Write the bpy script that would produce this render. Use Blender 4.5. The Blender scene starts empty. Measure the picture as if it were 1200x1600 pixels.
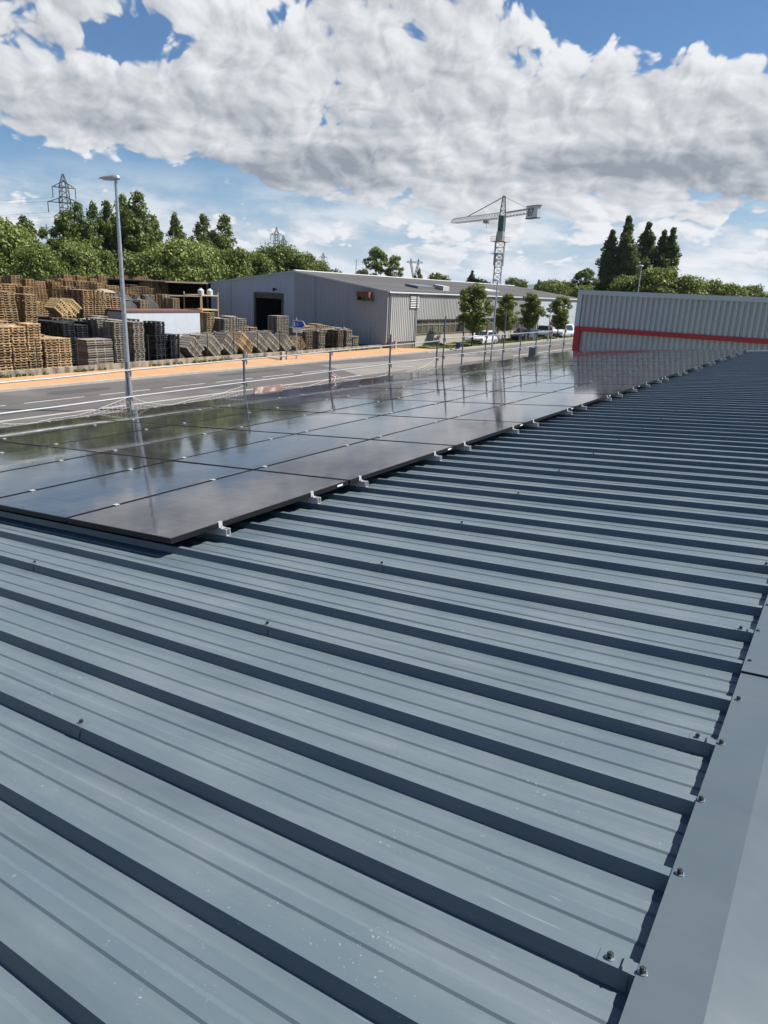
import bpy, math, random
import numpy as np
from mathutils import Matrix, Vector
R = math.radians
random.seed(7); rng = np.random.default_rng(7)
SC = bpy.context.scene
COL = SC.collection

# ------------------------------------------------------------------ camera
cam = bpy.data.cameras.new('camera'); camo = bpy.data.objects.new('camera', cam); COL.objects.link(camo)
cam.sensor_fit = 'VERTICAL'; cam.sensor_height = 24.0; cam.lens = 24.0 * 1117.54 / 1600.0
cam.clip_start = 0.05; cam.clip_end = 30000
yaw, pitch, roll = R(32.2914), R(17.3308), R(2.6094)
fwd = Vector((-math.sin(yaw) * math.cos(pitch), math.cos(yaw) * math.cos(pitch), -math.sin(pitch)))
r0 = fwd.cross(Vector((0, 0, 1))).normalized(); u0 = r0.cross(fwd)
rt = r0 * math.cos(roll) + u0 * math.sin(roll); up = -r0 * math.sin(roll) + u0 * math.cos(roll)
camo.matrix_world = Matrix(((rt.x, up.x, -fwd.x, 0.1289), (rt.y, up.y, -fwd.y, -1.3094), (rt.z, up.z, -fwd.z, 1.3721), (0, 0, 0, 1)))
SC.camera = camo

# ------------------------------------------------------------------ sun, sky, exposure
SUN_AZ, SUN_EL = 50.0, 53.0          # degrees from +y towards +x, degrees above the horizon
sd = Vector((math.sin(R(SUN_AZ)) * math.cos(R(SUN_EL)), math.cos(R(SUN_AZ)) * math.cos(R(SUN_EL)), math.sin(R(SUN_EL))))
sl = bpy.data.lights.new('sun', 'SUN'); sl.energy = 5.0; sl.angle = R(0.53); sl.color = (1.0, 0.955, 0.88)
so = bpy.data.objects.new('sun', sl); COL.objects.link(so); so.rotation_euler = sd.to_track_quat('Z', 'Y').to_euler(); so.location = (0, 0, 60)
SC.view_settings.view_transform = 'Standard'; SC.view_settings.look = 'None'
SC.view_settings.exposure = 1.0; SC.view_settings.gamma = 1.0; SC.view_settings.use_curve_mapping = False

cy = SC.cycles; cy.max_bounces = 5; cy.diffuse_bounces = 3; cy.glossy_bounces = 3; cy.transmission_bounces = 2; cy.transparent_max_bounces = 4; cy.caustics_reflective = False; cy.caustics_refractive = False

class NT:
    """small helper to write node trees as expressions"""
    def __init__(s, tree): s.t = tree; s.n = tree.nodes; s.l = tree.links
    def node(s, kind, **kw):
        n = s.n.new(kind)
        for k, v in kw.items(): setattr(n, k, v)
        return n
    def put(s, sock, v):
        if isinstance(v, bpy.types.NodeSocket): s.l.new(v, sock)
        elif v is not None: sock.default_value = v
    def m(s, op, a, b=None, c=None, clamp=False):
        n = s.node('ShaderNodeMath', operation=op, use_clamp=clamp)
        for i, v in enumerate((a, b, c)): s.put(n.inputs[i], v)
        return n.outputs[0]
    def sstep(s, v, lo, hi, a=0.0, b=1.0):
        n = s.node('ShaderNodeMapRange', interpolation_type='SMOOTHSTEP')
        for i, q in enumerate((v, lo, hi, a, b)): s.put(n.inputs[i], q)
        return n.outputs[0]
    def lin(s, v, lo, hi, a=0.0, b=1.0):
        n = s.node('ShaderNodeMapRange')
        for i, q in enumerate((v, lo, hi, a, b)): s.put(n.inputs[i], q)
        return n.outputs[0]
    def xyz(s, x, y, z):
        n = s.node('ShaderNodeCombineXYZ')
        for i, v in enumerate((x, y, z)): s.put(n.inputs[i], v)
        return n.outputs[0]
    def noise(s, vec, scale=1.0, detail=4.0, rough=0.5, dist=0.0, lac=2.0, dim='3D'):
        n = s.node('ShaderNodeTexNoise'); n.noise_dimensions = dim
        s.put(n.inputs['Vector'], vec); n.inputs['Scale'].default_value = scale; n.inputs['Detail'].default_value = detail
        n.inputs['Roughness'].default_value = rough; n.inputs['Distortion'].default_value = dist; n.inputs['Lacunarity'].default_value = lac
        return n.outputs['Fac']
    def mix(s, f, a, b, mode='MIX'):
        n = s.node('ShaderNodeMix', data_type='RGBA', blend_type=mode)
        s.put(n.inputs[0], f); s.put(n.inputs[6], a if isinstance(a, bpy.types.NodeSocket) else (*a, 1)[:4])
        s.put(n.inputs[7], b if isinstance(b, bpy.types.NodeSocket) else (*b, 1)[:4])
        return n.outputs[2]

def build_world():
    w = bpy.data.worlds.new('World'); SC.world = w; w.use_nodes = True; w.cycles.sampling_method = 'MANUAL'; w.cycles.sample_map_resolution = 256
    t = NT(w.node_tree); t.n.clear()
    sky = t.node('ShaderNodeTexSky', sky_type='NISHITA', sun_disc=False)
    sky.sun_elevation = R(SUN_EL); sky.sun_rotation = R(SUN_AZ); sky.altitude = 100; sky.air_density = 1.0; sky.dust_density = 0.6; sky.ozone_density = 1.6
    tc = t.node('ShaderNodeTexCoord'); sp = t.node('ShaderNodeSeparateXYZ'); t.l.new(tc.outputs['Generated'], sp.inputs[0])
    x, y, z = sp.outputs
    az = t.m('MULTIPLY', t.m('ARCTAN2', x, y), 57.2958)
    el = t.m('MULTIPLY', t.m('ARCSINE', z), 57.2958)
    elp = t.m('MAXIMUM', el, -1.0)
    # stretched elevation: clouds get flatter towards the horizon
    ev = t.m('MULTIPLY', t.m('LOGARITHM', t.m('ADD', t.m('MULTIPLY', elp, 0.16), 1.2), math.e), 2.9)
    ha = t.m('MULTIPLY', az, 0.108)
    ae = t.xyz(az, el, 0.0)
    def gauss(a0, e0, sa, se, amp, add=0.0):
        n = t.node('ShaderNodeVectorMath', operation='MULTIPLY_ADD'); t.l.new(ae, n.inputs[0]); n.inputs[1].default_value = (1 / sa, 1 / se, 0); n.inputs[2].default_value = (-a0 / sa, -e0 / se, 0)
        q = t.node('ShaderNodeVectorMath', operation='DOT_PRODUCT'); t.l.new(n.outputs[0], q.inputs[0]); t.l.new(n.outputs[0], q.inputs[1])
        return t.m('MULTIPLY_ADD', t.m('POWER', 0.367879, q.outputs['Value']), amp, add)
    bias = -0.055
    for g in ((-33.0, 12.0, 36.0, 8.0, 0.36), (-22.0, 29.0, 30.0, 11.0, 0.30), (-60.0, 11.2, 5.0, 3.0, 0.20),                       # the bank in view and its continuation overhead
              (-14.0, 19.0, 9.0, 3.4, -0.40), (-9.0, 17.4, 3.5, 2.2, -0.16), (-50.0, 15.0, 3.2, 0.9, -0.18, 0.22), (-40.6, 17.0, 2.0, 1.3, -0.20), (-58.5, 13.2, 2.6, 0.7, -0.16),
              (-54.0, 6.4, 8.5, 1.4, -0.28), (-42.0, 5.6, 6.0, 1.0, -0.16), (-57.0, 25.0, 11.0, 5.0, -0.10),
              (-37.0, 11.5, 16.0, 3.2, 0.16), (-14.0, 9.5, 11.0, 3.6, 0.26), (-54.0, 11.0, 11.0, 2.9, 0.27), (-27.0, 16.6, 5.0, 2.5, 0.10),
              (-55.0, 17.6, 8.0, 2.0, 0.30), (-45.0, 17.8, 2.2, 1.4, 0.14), (-22.0, 6.3, 13.0, 2.2, 0.20)):
        bias = gauss(*g[:5], add=bias)
    def puffs(v, scale, det):
        n = t.node('ShaderNodeTexVoronoi', feature='F1', voronoi_dimensions='2D'); t.l.new(v, n.inputs['Vector'])
        n.inputs['Scale'].default_value = scale; n.inputs['Detail'].default_value = det; n.inputs['Roughness'].default_value = 0.55; n.inputs['Randomness'].default_value = 1.0
        return t.m('SUBTRACT', 0.50, n.outputs['Distance'])
    wob = t.noise(t.xyz(ha, ev, 1.0), 2.2, 2.0, 0.5, dim='2D')                 # bends the puffs so that they do not line up
    SKX, SKY_ = 13.7, 5.1
    def dens(da, de, d1, d2):
        x_, y_ = t.m('ADD', ha, da), t.m('ADD', ev, de)
        r = t.m('SUBTRACT', t.noise(t.xyz(t.m('ADD', x_, SKX), t.m('ADD', y_, SKY_), 0.0), 1.0, d1, 0.46, dim='2D'), 0.5)
        if d2:
            v2 = t.xyz(t.m('ADD', x_, t.m('MULTIPLY', wob, 0.30)), t.m('ADD', y_, t.m('MULTIPLY', wob, -0.22)), 0.0)
            r = t.m('ADD', r, t.m('MULTIPLY', puffs(v2, 2.6, d2), 0.36))
        return t.m('ADD', r, bias)
    d0 = dens(0.0, 0.0, 5.0, 3.0)
    d1 = dens(0.060, 0.060, 5.0, 3.0)
    d2 = dens(0.04, 0.26, 2.0, 0)
    mask = t.sstep(d0, -0.015, 0.085)
    relief = t.m('MULTIPLY', t.m('SUBTRACT', d0, d1), 1.5)
    base = t.sstep(d2, 0.00, 0.26)                       # cloud above this line of sight: we look at a grey base
    lowside = t.m('MULTIPLY', gauss(-30.0, 8.6, 42.0, 3.2, 0.66), t.sstep(t.noise(t.xyz(t.m('MULTIPLY', az, 0.062), t.m('MULTIPLY', el, 0.40), 0.0), 1.0, 2.0, 0.5, dim='2D'), 0.35, 0.70))
    tone = t.m('SUBTRACT', t.m('SUBTRACT', t.m('ADD', 1.06, relief), t.m('MULTIPLY', base, 0.40)), lowside, clamp=True)
    tone = t.m('ADD', tone, t.m('MULTIPLY', t.sstep(el, 6.0, 1.0), 0.10), clamp=True)
    ccol = t.mix(tone, (0.285, 0.325, 0.38), (0.90, 0.915, 0.94))
    # low band of small hazy clouds
    vl = t.xyz(t.m('MULTIPLY', az, 0.15), t.m('MULTIPLY', el, 0.46), 9.1)
    low = t.noise(vl, 1.0, 5.0, 0.58, dim='2D')
    lowm = t.m('MULTIPLY', t.sstep(low, 0.30, 0.56), t.m('MULTIPLY', t.sstep(el, 8.5, 3.5), 0.92))
    skyc = t.node('ShaderNodeMix', data_type='RGBA', blend_type='MULTIPLY'); skyc.inputs[0].default_value = 1.0
    t.l.new(sky.outputs[0], skyc.inputs[6]); skyc.inputs[7].default_value = (0.058, 0.084, 0.108, 1)
    c1 = t.mix(t.m('MULTIPLY', t.sstep(el, 9.0, 0.0), 0.75), skyc.outputs[2], (0.54, 0.66, 0.80))
    c2 = t.mix(lowm, c1, t.mix(t.sstep(low, 0.42, 0.66), (0.58, 0.66, 0.75), (0.86, 0.89, 0.92)))
    c3 = t.mix(mask, c2, ccol)
    bg = t.node('ShaderNodeBackground'); t.l.new(c3, bg.inputs[0]); bg.inputs[1].default_value = 0.475
    out = t.node('ShaderNodeOutputWorld'); t.l.new(bg.outputs[0], out.inputs[0])
build_world()

# ------------------------------------------------------------------ helpers
def tag(o, label=None, cat=None, group=None, kind=None):
    if label: o['label'] = label
    if cat: o['category'] = cat
    if group: o['group'] = group
    if kind: o['kind'] = kind
    return o
def empty(name, loc=(0, 0, 0), rot=(0, 0, 0), label=None, cat=None, group=None):
    o = bpy.data.objects.new(name, None); COL.objects.link(o); o.location = loc; o.rotation_euler = rot; o.empty_display_size = 0.2
    return tag(o, label, cat, group)
def inst(name, me, parent=None, loc=(0, 0, 0), rot=(0, 0, 0), scale=(1, 1, 1)):
    o = bpy.data.objects.new(name, me); COL.objects.link(o); o.parent = parent
    o.location = loc; o.rotation_euler = rot; o.scale = scale
    return o
class MB:
    def __init__(s): s.v = []; s.f = []; s.sm = []
    def poly(s, pts, flip=False):
        b = len(s.v); s.v += [tuple(p) for p in pts]; ix = list(range(b, b + len(pts))); s.f.append(ix[::-1] if flip else ix); return s
    def box(s, lo, hi, M=None):
        b = len(s.v); (x0, y0, z0), (x1, y1, z1) = lo, hi
        P = [(x0, y0, z0), (x1, y0, z0), (x1, y1, z0), (x0, y1, z0), (x0, y0, z1), (x1, y0, z1), (x1, y1, z1), (x0, y1, z1)]
        if M is not None: P = [tuple(M @ Vector(p)) for p in P]
        s.v += P
        s.f += [[b + i for i in q] for q in ((0, 3, 2, 1), (4, 5, 6, 7), (0, 1, 5, 4), (1, 2, 6, 5), (2, 3, 7, 6), (3, 0, 4, 7))]
        return s
    def tube(s, p0, p1, r0, r1=None, n=8, cap=True):
        p0, p1 = Vector(p0), Vector(p1); r1 = r0 if r1 is None else r1
        d = (p1 - p0).normalized(); a = d.orthogonal().normalized(); c = d.cross(a); b = len(s.v)
        for p, r in ((p0, r0), (p1, r1)):
            for i in range(n):
                t = 2 * math.pi * i / n; s.v.append(tuple(p + (a * math.cos(t) + c * math.sin(t)) * r))
        for i in range(n): j = (i + 1) % n; s.f.append([b + i, b + j, b + n + j, b + n + i])
        if cap: s.f.append([b + i for i in range(n)][::-1]); s.f.append([b + n + i for i in range(n)])
        return s
    def path(s, pts, r, n=5):
        for a, b in zip(pts[:-1], pts[1:]): s.tube(a, b, r, r, n, cap=False)
        return s
    def prism(s, prof, a, b, axis='y'):
        """profile of (p,q) pairs swept from a to b along an axis; axis y -> (p,.,q), axis x -> (.,p,q)"""
        k = len(s.v); n = len(prof)
        for w in (a, b):
            for p, q in prof: s.v.append((p, w, q) if axis == 'y' else (w, p, q))
        for i in range(n): j = (i + 1) % n; s.f.append([k + i, k + j, k + n + j, k + n + i])
        s.f.append([k + i for i in range(n)][::-1]); s.f.append([k + n + i for i in range(n)])
        return s
    def mesh(s, name, mat=None, off=None, smooth=False):
        me = bpy.data.meshes.new(name)
        v = s.v if off is None else [(p[0] - off[0], p[1] - off[1], p[2] - off[2]) for p in s.v]
        me.from_pydata(v, [], s.f)
        if mat: me.materials.append(mat)
        if smooth: me.polygons.foreach_set('use_smooth', [True] * len(me.polygons))
        me.update()
        return me
    def build(s, name, mat=None, parent=None, smooth=False, local=False):
        off = None if (parent is None or local) else tuple(parent.location)
        return inst(name, s.mesh(name, mat, off, smooth), parent)
def bevel(o, w=0.01, seg=2):
    m = o.modifiers.new('bevel', 'BEVEL'); m.width = w; m.segments = seg; m.limit_method = 'ANGLE'; m.angle_limit = R(40); return o
ORD = ['first', 'second', 'third', 'fourth', 'fifth', 'sixth', 'seventh', 'eighth', 'ninth', 'tenth', 'eleventh', 'twelfth', 'thirteenth', 'fourteenth',
       'fifteenth', 'sixteenth', 'seventeenth', 'eighteenth', 'nineteenth', 'twentieth', 'twenty-first', 'twenty-second']

# ------------------------------------------------------------------ materials
def mat(name, col, rough=0.6, metal=0.0, spec=0.5, var=0.0, vscale=3.0, bump=0.0, bscale=20.0, detail=4.0, stretch=(1, 1, 1), col2=None, c2s=2.0, c2lo=0.5, c2hi=0.65, rnd=0.0, coat=0.0):
    m = bpy.data.materials.new(name); m.use_nodes = True
    t = NT(m.node_tree); b = t.n['Principled BSDF']
    b.inputs['Roughness'].default_value = rough; b.inputs['Metallic'].default_value = metal
    b.inputs['Specular IOR Level'].default_value = spec; b.inputs['Coat Weight'].default_value = coat
    if name not in ('grey blue cladding', 'grey cladding', 'silver grey profiled cladding', 'grey trim'):      # daylight albedos, kept low
        col = tuple(0.86 * q for q in col); col2 = tuple(0.86 * q for q in col2) if col2 else None
    c = (*col, 1.0)
    src = None
    need = var or bump or col2
    if need:
        tc = t.node('ShaderNodeTexCoord'); mp = t.node('ShaderNodeMapping'); t.l.new(tc.outputs['Object'], mp.inputs[0]); mp.inputs['Scale'].default_value = stretch
        vec = mp.outputs[0]
    if col2:
        src = t.mix(t.sstep(t.noise(vec, c2s, 6.0, 0.6), c2lo, c2hi), c, (*col2, 1.0))
    if var:
        f = t.lin(t.noise(vec, vscale, detail, 0.6), 0.25, 0.75, 1.0 - var, 1.0 + var)
        g = t.node('ShaderNodeMix', data_type='RGBA', blend_type='MULTIPLY'); g.inputs[0].default_value = 1.0
        t.put(g.inputs[6], src if src is not None else c)
        t.l.new(t.xyz(f, f, f), g.inputs[7]); src = g.outputs[2]
    if rnd:
        oi = t.node('ShaderNodeObjectInfo'); f = t.lin(oi.outputs['Random'], 0, 1, 1 - rnd, 1 + rnd)
        g = t.node('ShaderNodeMix', data_type='RGBA', blend_type='MULTIPLY'); g.inputs[0].default_value = 1.0
        t.put(g.inputs[6], src if src is not None else c); t.l.new(t.xyz(f, f, f), g.inputs[7]); src = g.outputs[2]
    t.put(b.inputs['Base Color'], src if src is not None else c)
    if bump:
        bn = t.node('ShaderNodeBump'); bn.inputs['Strength'].default_value = 1.0; bn.inputs['Distance'].default_value = bump
        t.l.new(t.noise(vec, bscale, 5.0, 0.55), bn.inputs['Height']); t.l.new(bn.outputs[0], b.inputs['Normal'])
    return m
def leafmat(name, col, col2, rnd=0.18, trans=0.30):
    m = bpy.data.materials.new(name); m.use_nodes = True; t = NT(m.node_tree); t.n.clear()
    tc = t.node('ShaderNodeTexCoord'); oi = t.node('ShaderNodeObjectInfo')
    c = t.mix(t.sstep(t.noise(tc.outputs['Object'], 0.9, 3.0, 0.6), 0.35, 0.68), col, col2)
    f = t.lin(oi.outputs['Random'], 0, 1, 1 - rnd, 1 + rnd)
    g = t.node('ShaderNodeMix', data_type='RGBA', blend_type='MULTIPLY'); g.inputs[0].default_value = 1.0
    f = t.m('MULTIPLY', f, 0.90); t.l.new(c, g.inputs[6]); t.l.new(t.xyz(f, f, t.m('MULTIPLY', f, 0.95)), g.inputs[7]); c = g.outputs[2]
    d = t.node('ShaderNodeBsdfPrincipled'); d.inputs['Roughness'].default_value = 0.55; d.inputs['Specular IOR Level'].default_value = 0.35; t.l.new(c, d.inputs['Base Color'])
    tr = t.node('ShaderNodeBsdfTranslucent'); t.l.new(t.mix(0.55, c, (0.16, 0.24, 0.03)), tr.inputs[0])
    mx = t.node('ShaderNodeMixShader'); mx.inputs[0].default_value = trans; t.l.new(d.outputs[0], mx.inputs[1]); t.l.new(tr.outputs[0], mx.inputs[2])
    o = t.node('ShaderNodeOutputMaterial'); t.l.new(mx.outputs[0], o.inputs[0])
    return m

def roofmat(name='blue grey coated steel', clean=False):
    m = bpy.data.materials.new(name); m.use_nodes = True; t = NT(m.node_tree); b = t.n['Principled BSDF']
    tc = t.node('ShaderNodeTexCoord'); oi = t.node('ShaderNodeObjectInfo')
    ad = t.node('ShaderNodeVectorMath', operation='ADD'); t.l.new(tc.outputs['Object'], ad.inputs[0]); t.l.new(t.xyz(t.m('MULTIPLY', oi.outputs['Random'], 37.0), t.m('MULTIPLY', oi.outputs['Random'], 91.0), 0.0), ad.inputs[1])
    def mapped(sc, rot=0.0):
        mp = t.node('ShaderNodeMapping'); t.l.new(ad.outputs[0], mp.inputs[0]); mp.inputs['Scale'].default_value = sc; mp.inputs['Rotation'].default_value = (0, 0, rot); return mp.outputs[0]
    st = t.noise(mapped((0.7, 9.0, 1.0)), 1.6, 6.0, 0.62)              # dust washed down the slope
    cl = t.noise(ad.outputs[0], 1.7, 6.0, 0.62)
    dust = t.m('MULTIPLY', t.sstep(t.m('ADD', t.m('MULTIPLY', st, 0.5), t.m('MULTIPLY', cl, 0.5)), 0.40, 0.66), 0.16 if clean else 0.55)
    k_ = 0.62 if clean else 0.86
    c = t.mix(dust, (0.095 * k_, 0.129 * k_, 0.152 * k_), (0.158 * k_, 0.188 * k_, 0.200 * k_))
    stain = t.m('MULTIPLY', t.sstep(t.noise(mapped((0.5, 5.0, 1.0)), 1.1, 5.0, 0.6), 0.56, 0.70), 0.22 if clean else 0.34)
    c = t.mix(stain, c, (0.062 * k_, 0.079 * k_, 0.090 * k_))
    if not clean:
        # pale specks and rubbed scratches where people walked
        sp = t.m('MULTIPLY', t.sstep(t.noise(ad.outputs[0], 95.0, 2.0, 0.5), 0.685, 0.72), t.sstep(t.noise(ad.outputs[0], 3.7, 3.0, 0.6), 0.50, 0.66))
        sc = t.m('MULTIPLY', t.sstep(t.noise(mapped((5.0, 60.0, 1.0), 0.5), 1.5, 3.0, 0.5, 1.2), 0.70, 0.74), t.sstep(t.noise(ad.outputs[0], 2.1, 2.0, 0.6), 0.50, 0.64))
        dk = t.m('MULTIPLY', t.sstep(t.noise(mapped((40.0, 7.0, 1.0), 0.9), 1.2, 3.0, 0.5, 1.0), 0.72, 0.76), t.sstep(t.noise(ad.outputs[0], 1.3, 2.0, 0.6), 0.52, 0.62))
        c = t.mix(t.m('MULTIPLY', t.m('MAXIMUM', sp, sc), 0.42), c, (0.40, 0.43, 0.44))
        c = t.mix(t.m('MULTIPLY', dk, 0.6), c, (0.04, 0.045, 0.05))
    t.l.new(c, b.inputs['Base Color'])
    t.l.new(t.lin(cl, 0.3, 0.7, 0.30, 0.44), b.inputs['Roughness']); b.inputs['Specular IOR Level'].default_value = 0.5
    bn = t.node('ShaderNodeBump'); bn.inputs['Distance'].default_value = 0.005; bn.inputs['Strength'].default_value = 0.7
    t.l.new(t.noise(mapped((0.9, 3.0, 1.0)), 1.6, 2.0, 0.4), bn.inputs['Height']); t.l.new(bn.outputs[0], b.inputs['Normal'])
    return m
def glassmat():
    m = bpy.data.materials.new('black solar glass'); m.use_nodes = True; t = NT(m.node_tree); b = t.n['Principled BSDF']
    tc = t.node('ShaderNodeTexCoord'); sp = t.node('ShaderNodeSeparateXYZ'); t.l.new(tc.outputs['Object'], sp.inputs[0]); oi = t.node('ShaderNodeObjectInfo')
    def line(co, per, wid):
        q = t.m('ABSOLUTE', t.m('SUBTRACT', t.m('FRACT', t.m('DIVIDE', co, per)), 0.5)); return t.m('GREATER_THAN', q, 0.5 - wid / per)
    gx = line(sp.outputs[0], 0.1797, 0.0016); gy = line(sp.outputs[1], 0.0952, 0.0012)
    bus = line(sp.outputs[0], 0.0180, 0.0003)
    f = t.m('MAXIMUM', t.m('MAXIMUM', gx, gy), t.m('MULTIPLY', bus, 0.45))
    blot = t.noise(tc.outputs['Object'], 7.0, 4.0, 0.6)
    c = t.mix(f, t.mix(blot, (0.0165, 0.0152, 0.0195), (0.027, 0.0250, 0.031)), (0.080, 0.076, 0.080))
    ad = t.node('ShaderNodeVectorMath', operation='ADD'); t.l.new(tc.outputs['Object'], ad.inputs[0]); t.l.new(t.xyz(t.m('MULTIPLY', oi.outputs['Random'], 53.0), 0.0, 0.0), ad.inputs[1])
    dst = t.sstep(t.noise(ad.outputs[0], 1.7, 5.0, 0.65), 0.40, 0.75)
    c = t.mix(t.m('MULTIPLY', dst, 0.14), c, (0.23, 0.22, 0.245))
    t.l.new(c, b.inputs['Base Color'])
    t.l.new(t.lin(t.noise(ad.outputs[0], 3.0, 4.0, 0.6), 0.3, 0.7, 0.045, 0.085), b.inputs['Roughness'])
    b.inputs['IOR'].default_value = 1.66
    bn = t.node('ShaderNodeBump'); bn.inputs['Distance'].default_value = 0.0007; bn.inputs['Strength'].default_value = 0.7
    t.l.new(t.noise(ad.outputs[0], 4.5, 2.0, 0.45), bn.inputs['Height']); t.l.new(bn.outputs[0], b.inputs['Normal'])
    return m
M = {}
M['roof'] = roofmat(); M['cap'] = roofmat('blue grey ridge steel', True); M['glass'] = glassmat()
M['frame'] = mat('black anodised frame', (0.006, 0.006, 0.0065), 0.45, 0.0, 0.3)
M['alu'] = mat('bare aluminium', (0.56, 0.57, 0.58), 0.38, 0.35, var=0.12, vscale=30)
M['zinc'] = mat('galvanised tube', (0.50, 0.53, 0.56), 0.42, 0.7, var=0.25, vscale=9)
M['zincdark'] = mat('dull galvanised steel', (0.17, 0.19, 0.215), 0.5, 0.5, var=0.25, vscale=12)
M['white_tube'] = mat('pale coated tube', (0.36, 0.37, 0.38), 0.42, 0.2, var=0.10, vscale=5)
M['screw'] = mat('dark screw', (0.05, 0.06, 0.07), 0.35, 0.5)
M['washer'] = mat('steel washer', (0.45, 0.47, 0.49), 0.3, 0.8)
M['net'] = mat('white net cord', (0.58, 0.57, 0.55), 0.8)
M['asphalt'] = mat('asphalt', (0.098, 0.090, 0.087), 0.85, 0, 0.3, var=0.16, vscale=0.35, detail=8, bump=0.004, bscale=60, col2=(0.130, 0.121, 0.115), c2s=0.12, c2lo=0.45, c2hi=0.6)
M['concrete_pale'] = mat('pale worn concrete', (0.20, 0.185, 0.165), 0.85, 0, 0.3, var=0.14, vscale=0.8, detail=8)
M['paint'] = mat('road paint', (0.45, 0.44, 0.43), 0.7, var=0.2, vscale=3, detail=8)
M['orange'] = mat('orange ochre sand surfacing', (0.43, 0.250, 0.135), 0.9, 0, 0.2, var=0.14, vscale=0.7, detail=9, bump=0.004, bscale=30)
M['kerb'] = mat('kerb stone', (0.36, 0.34, 0.31), 0.85, var=0.15, vscale=2)
M['wall'] = mat('stained concrete wall', (0.33, 0.275, 0.21), 0.9, 0, 0.2, var=0.22, vscale=1.2, detail=8, stretch=(1, 1.6, 0.25), col2=(0.13, 0.115, 0.10), c2s=1.3, c2lo=0.42, c2hi=0.62)
M['yard'] = mat('yard dirt', (0.16, 0.13, 0.10), 0.95, 0, 0.2, var=0.25, vscale=0.6, detail=8)
M['ground'] = mat('meadow and fields', (0.085, 0.115, 0.035), 0.95, 0, 0.2, var=0.3, vscale=0.02, detail=8, col2=(0.17, 0.15, 0.08), c2s=0.006, c2lo=0.5, c2hi=0.56)
M['verge'] = mat('dry verge soil', (0.20, 0.165, 0.11), 0.95, 0, 0.2, var=0.25, vscale=0.8, detail=8, col2=(0.09, 0.12, 0.03), c2s=0.5, c2lo=0.45, c2hi=0.6)
M['grass'] = leafmat('verge grass', (0.075, 0.115, 0.022), (0.14, 0.15, 0.04), 0.0)
M['hills'] = mat('wooded hills', (0.035, 0.055, 0.03), 0.95, 0, 0.2, var=0.3, vscale=0.004, detail=6)
M['wh_clad'] = mat('grey blue cladding', (0.36, 0.41, 0.47), 0.5, 0, 0.4, var=0.08, vscale=0.5, stretch=(1, 1, 0.15), detail=6)
M['wh_clad2'] = mat('grey cladding', (0.285, 0.305, 0.33), 0.5, 0, 0.4, var=0.08, vscale=0.5, stretch=(1, 1, 0.15), detail=6)
M['wh_road'] = mat('weathered pale cladding', (0.37, 0.37, 0.36), 0.55, 0, 0.4, var=0.10, vscale=0.6, stretch=(1, 1, 0.12), detail=6)
M['wh_white'] = mat('white cladding', (0.50, 0.53, 0.56), 0.5, 0, 0.4, var=0.05, vscale=0.5)
M['wh_roof'] = mat('dark fibre cement roof', (0.082, 0.080, 0.083), 0.8, 0, 0.3, var=0.25, vscale=0.25, detail=8, stretch=(1, 0.3, 1))
M['wh_trim'] = mat('pale roof trim', (0.42, 0.42, 0.41), 0.6)
M['dark'] = mat('dark interior', (0.015, 0.014, 0.014), 0.9)
M['jamb'] = mat('dark green door jamb', (0.07, 0.095, 0.09), 0.6, var=0.2)
M['rust'] = mat('rusted unit', (0.21, 0.075, 0.035), 0.85, var=0.4, vscale=3, col2=(0.07, 0.035, 0.025), c2s=1.5)
M['block'] = mat('rendered block wall', (0.36, 0.325, 0.275), 0.9, var=0.14, vscale=1.0, detail=8)
M['pane'] = mat('dusty olive glazing', (0.085, 0.085, 0.06), 0.25, 0, 0.5, rnd=0.35)
M['mullion'] = mat('window mullion', (0.30, 0.29, 0.24), 0.6)
M['redgrey'] = mat('silver grey profiled cladding', (0.48, 0.48, 0.49), 0.42, 0.0, 0.5, var=0.05, vscale=0.4)
M['redtrim'] = mat('red trim', (0.50, 0.018, 0.024), 0.4, 0, 0.5)
M['greytrim'] = mat('grey trim', (0.52, 0.54, 0.57), 0.45)
M['wood'] = mat('pale pallet wood', (0.39, 0.275, 0.155), 0.8, 0, 0.3, var=0.40, vscale=1.7, rnd=0.38)
M['woodbrown'] = mat('brown pallet wood', (0.40, 0.262, 0.135), 0.85, 0, 0.3, var=0.45, vscale=0.9, rnd=0.30, col2=(0.19, 0.135, 0.09), c2s=0.35, c2lo=0.50, c2hi=0.66)
M['woodgrey'] = mat('weathered grey pallet wood', (0.27, 0.243, 0.205), 0.9, 0, 0.2, var=0.22, vscale=4, rnd=0.25)
M['wooddark'] = mat('old dark pallet wood', (0.165, 0.125, 0.105), 0.9, 0, 0.2, var=0.25, vscale=4, rnd=0.2)
M['black_pallet'] = mat('black plastic pallet', (0.022, 0.025, 0.031), 0.5, 0, 0.4, rnd=0.3)
M['yellowwood'] = mat('fresh yellow pallet wood', (0.50, 0.36, 0.18), 0.8, 0, 0.3, var=0.15, vscale=4, rnd=0.15)
M['white_panel'] = mat('white trailer side', (0.50, 0.54, 0.58), 0.45, var=0.04)
M['maroon'] = mat('maroon edge', (0.13, 0.06, 0.05), 0.7, var=0.2)
M['tarp'] = mat('dark tarpaulin', (0.03, 0.027, 0.026), 0.7, var=0.4, vscale=2)
M['tarp2'] = mat('beige tarpaulin', (0.28, 0.235, 0.175), 0.8, var=0.15)
M['fence_post'] = mat('dark green fence post', (0.025, 0.04, 0.033), 0.5)
M['blue_sign'] = mat('blue sign face', (0.012, 0.075, 0.48), 0.35)
M['white_paint'] = mat('white paint', (0.75, 0.76, 0.77), 0.4)
M['crane_white'] = mat('pale crane steel', (0.42, 0.40, 0.40), 0.55)
M['crane_green'] = mat('green crane steel', (0.050, 0.115, 0.075), 0.55)
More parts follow.
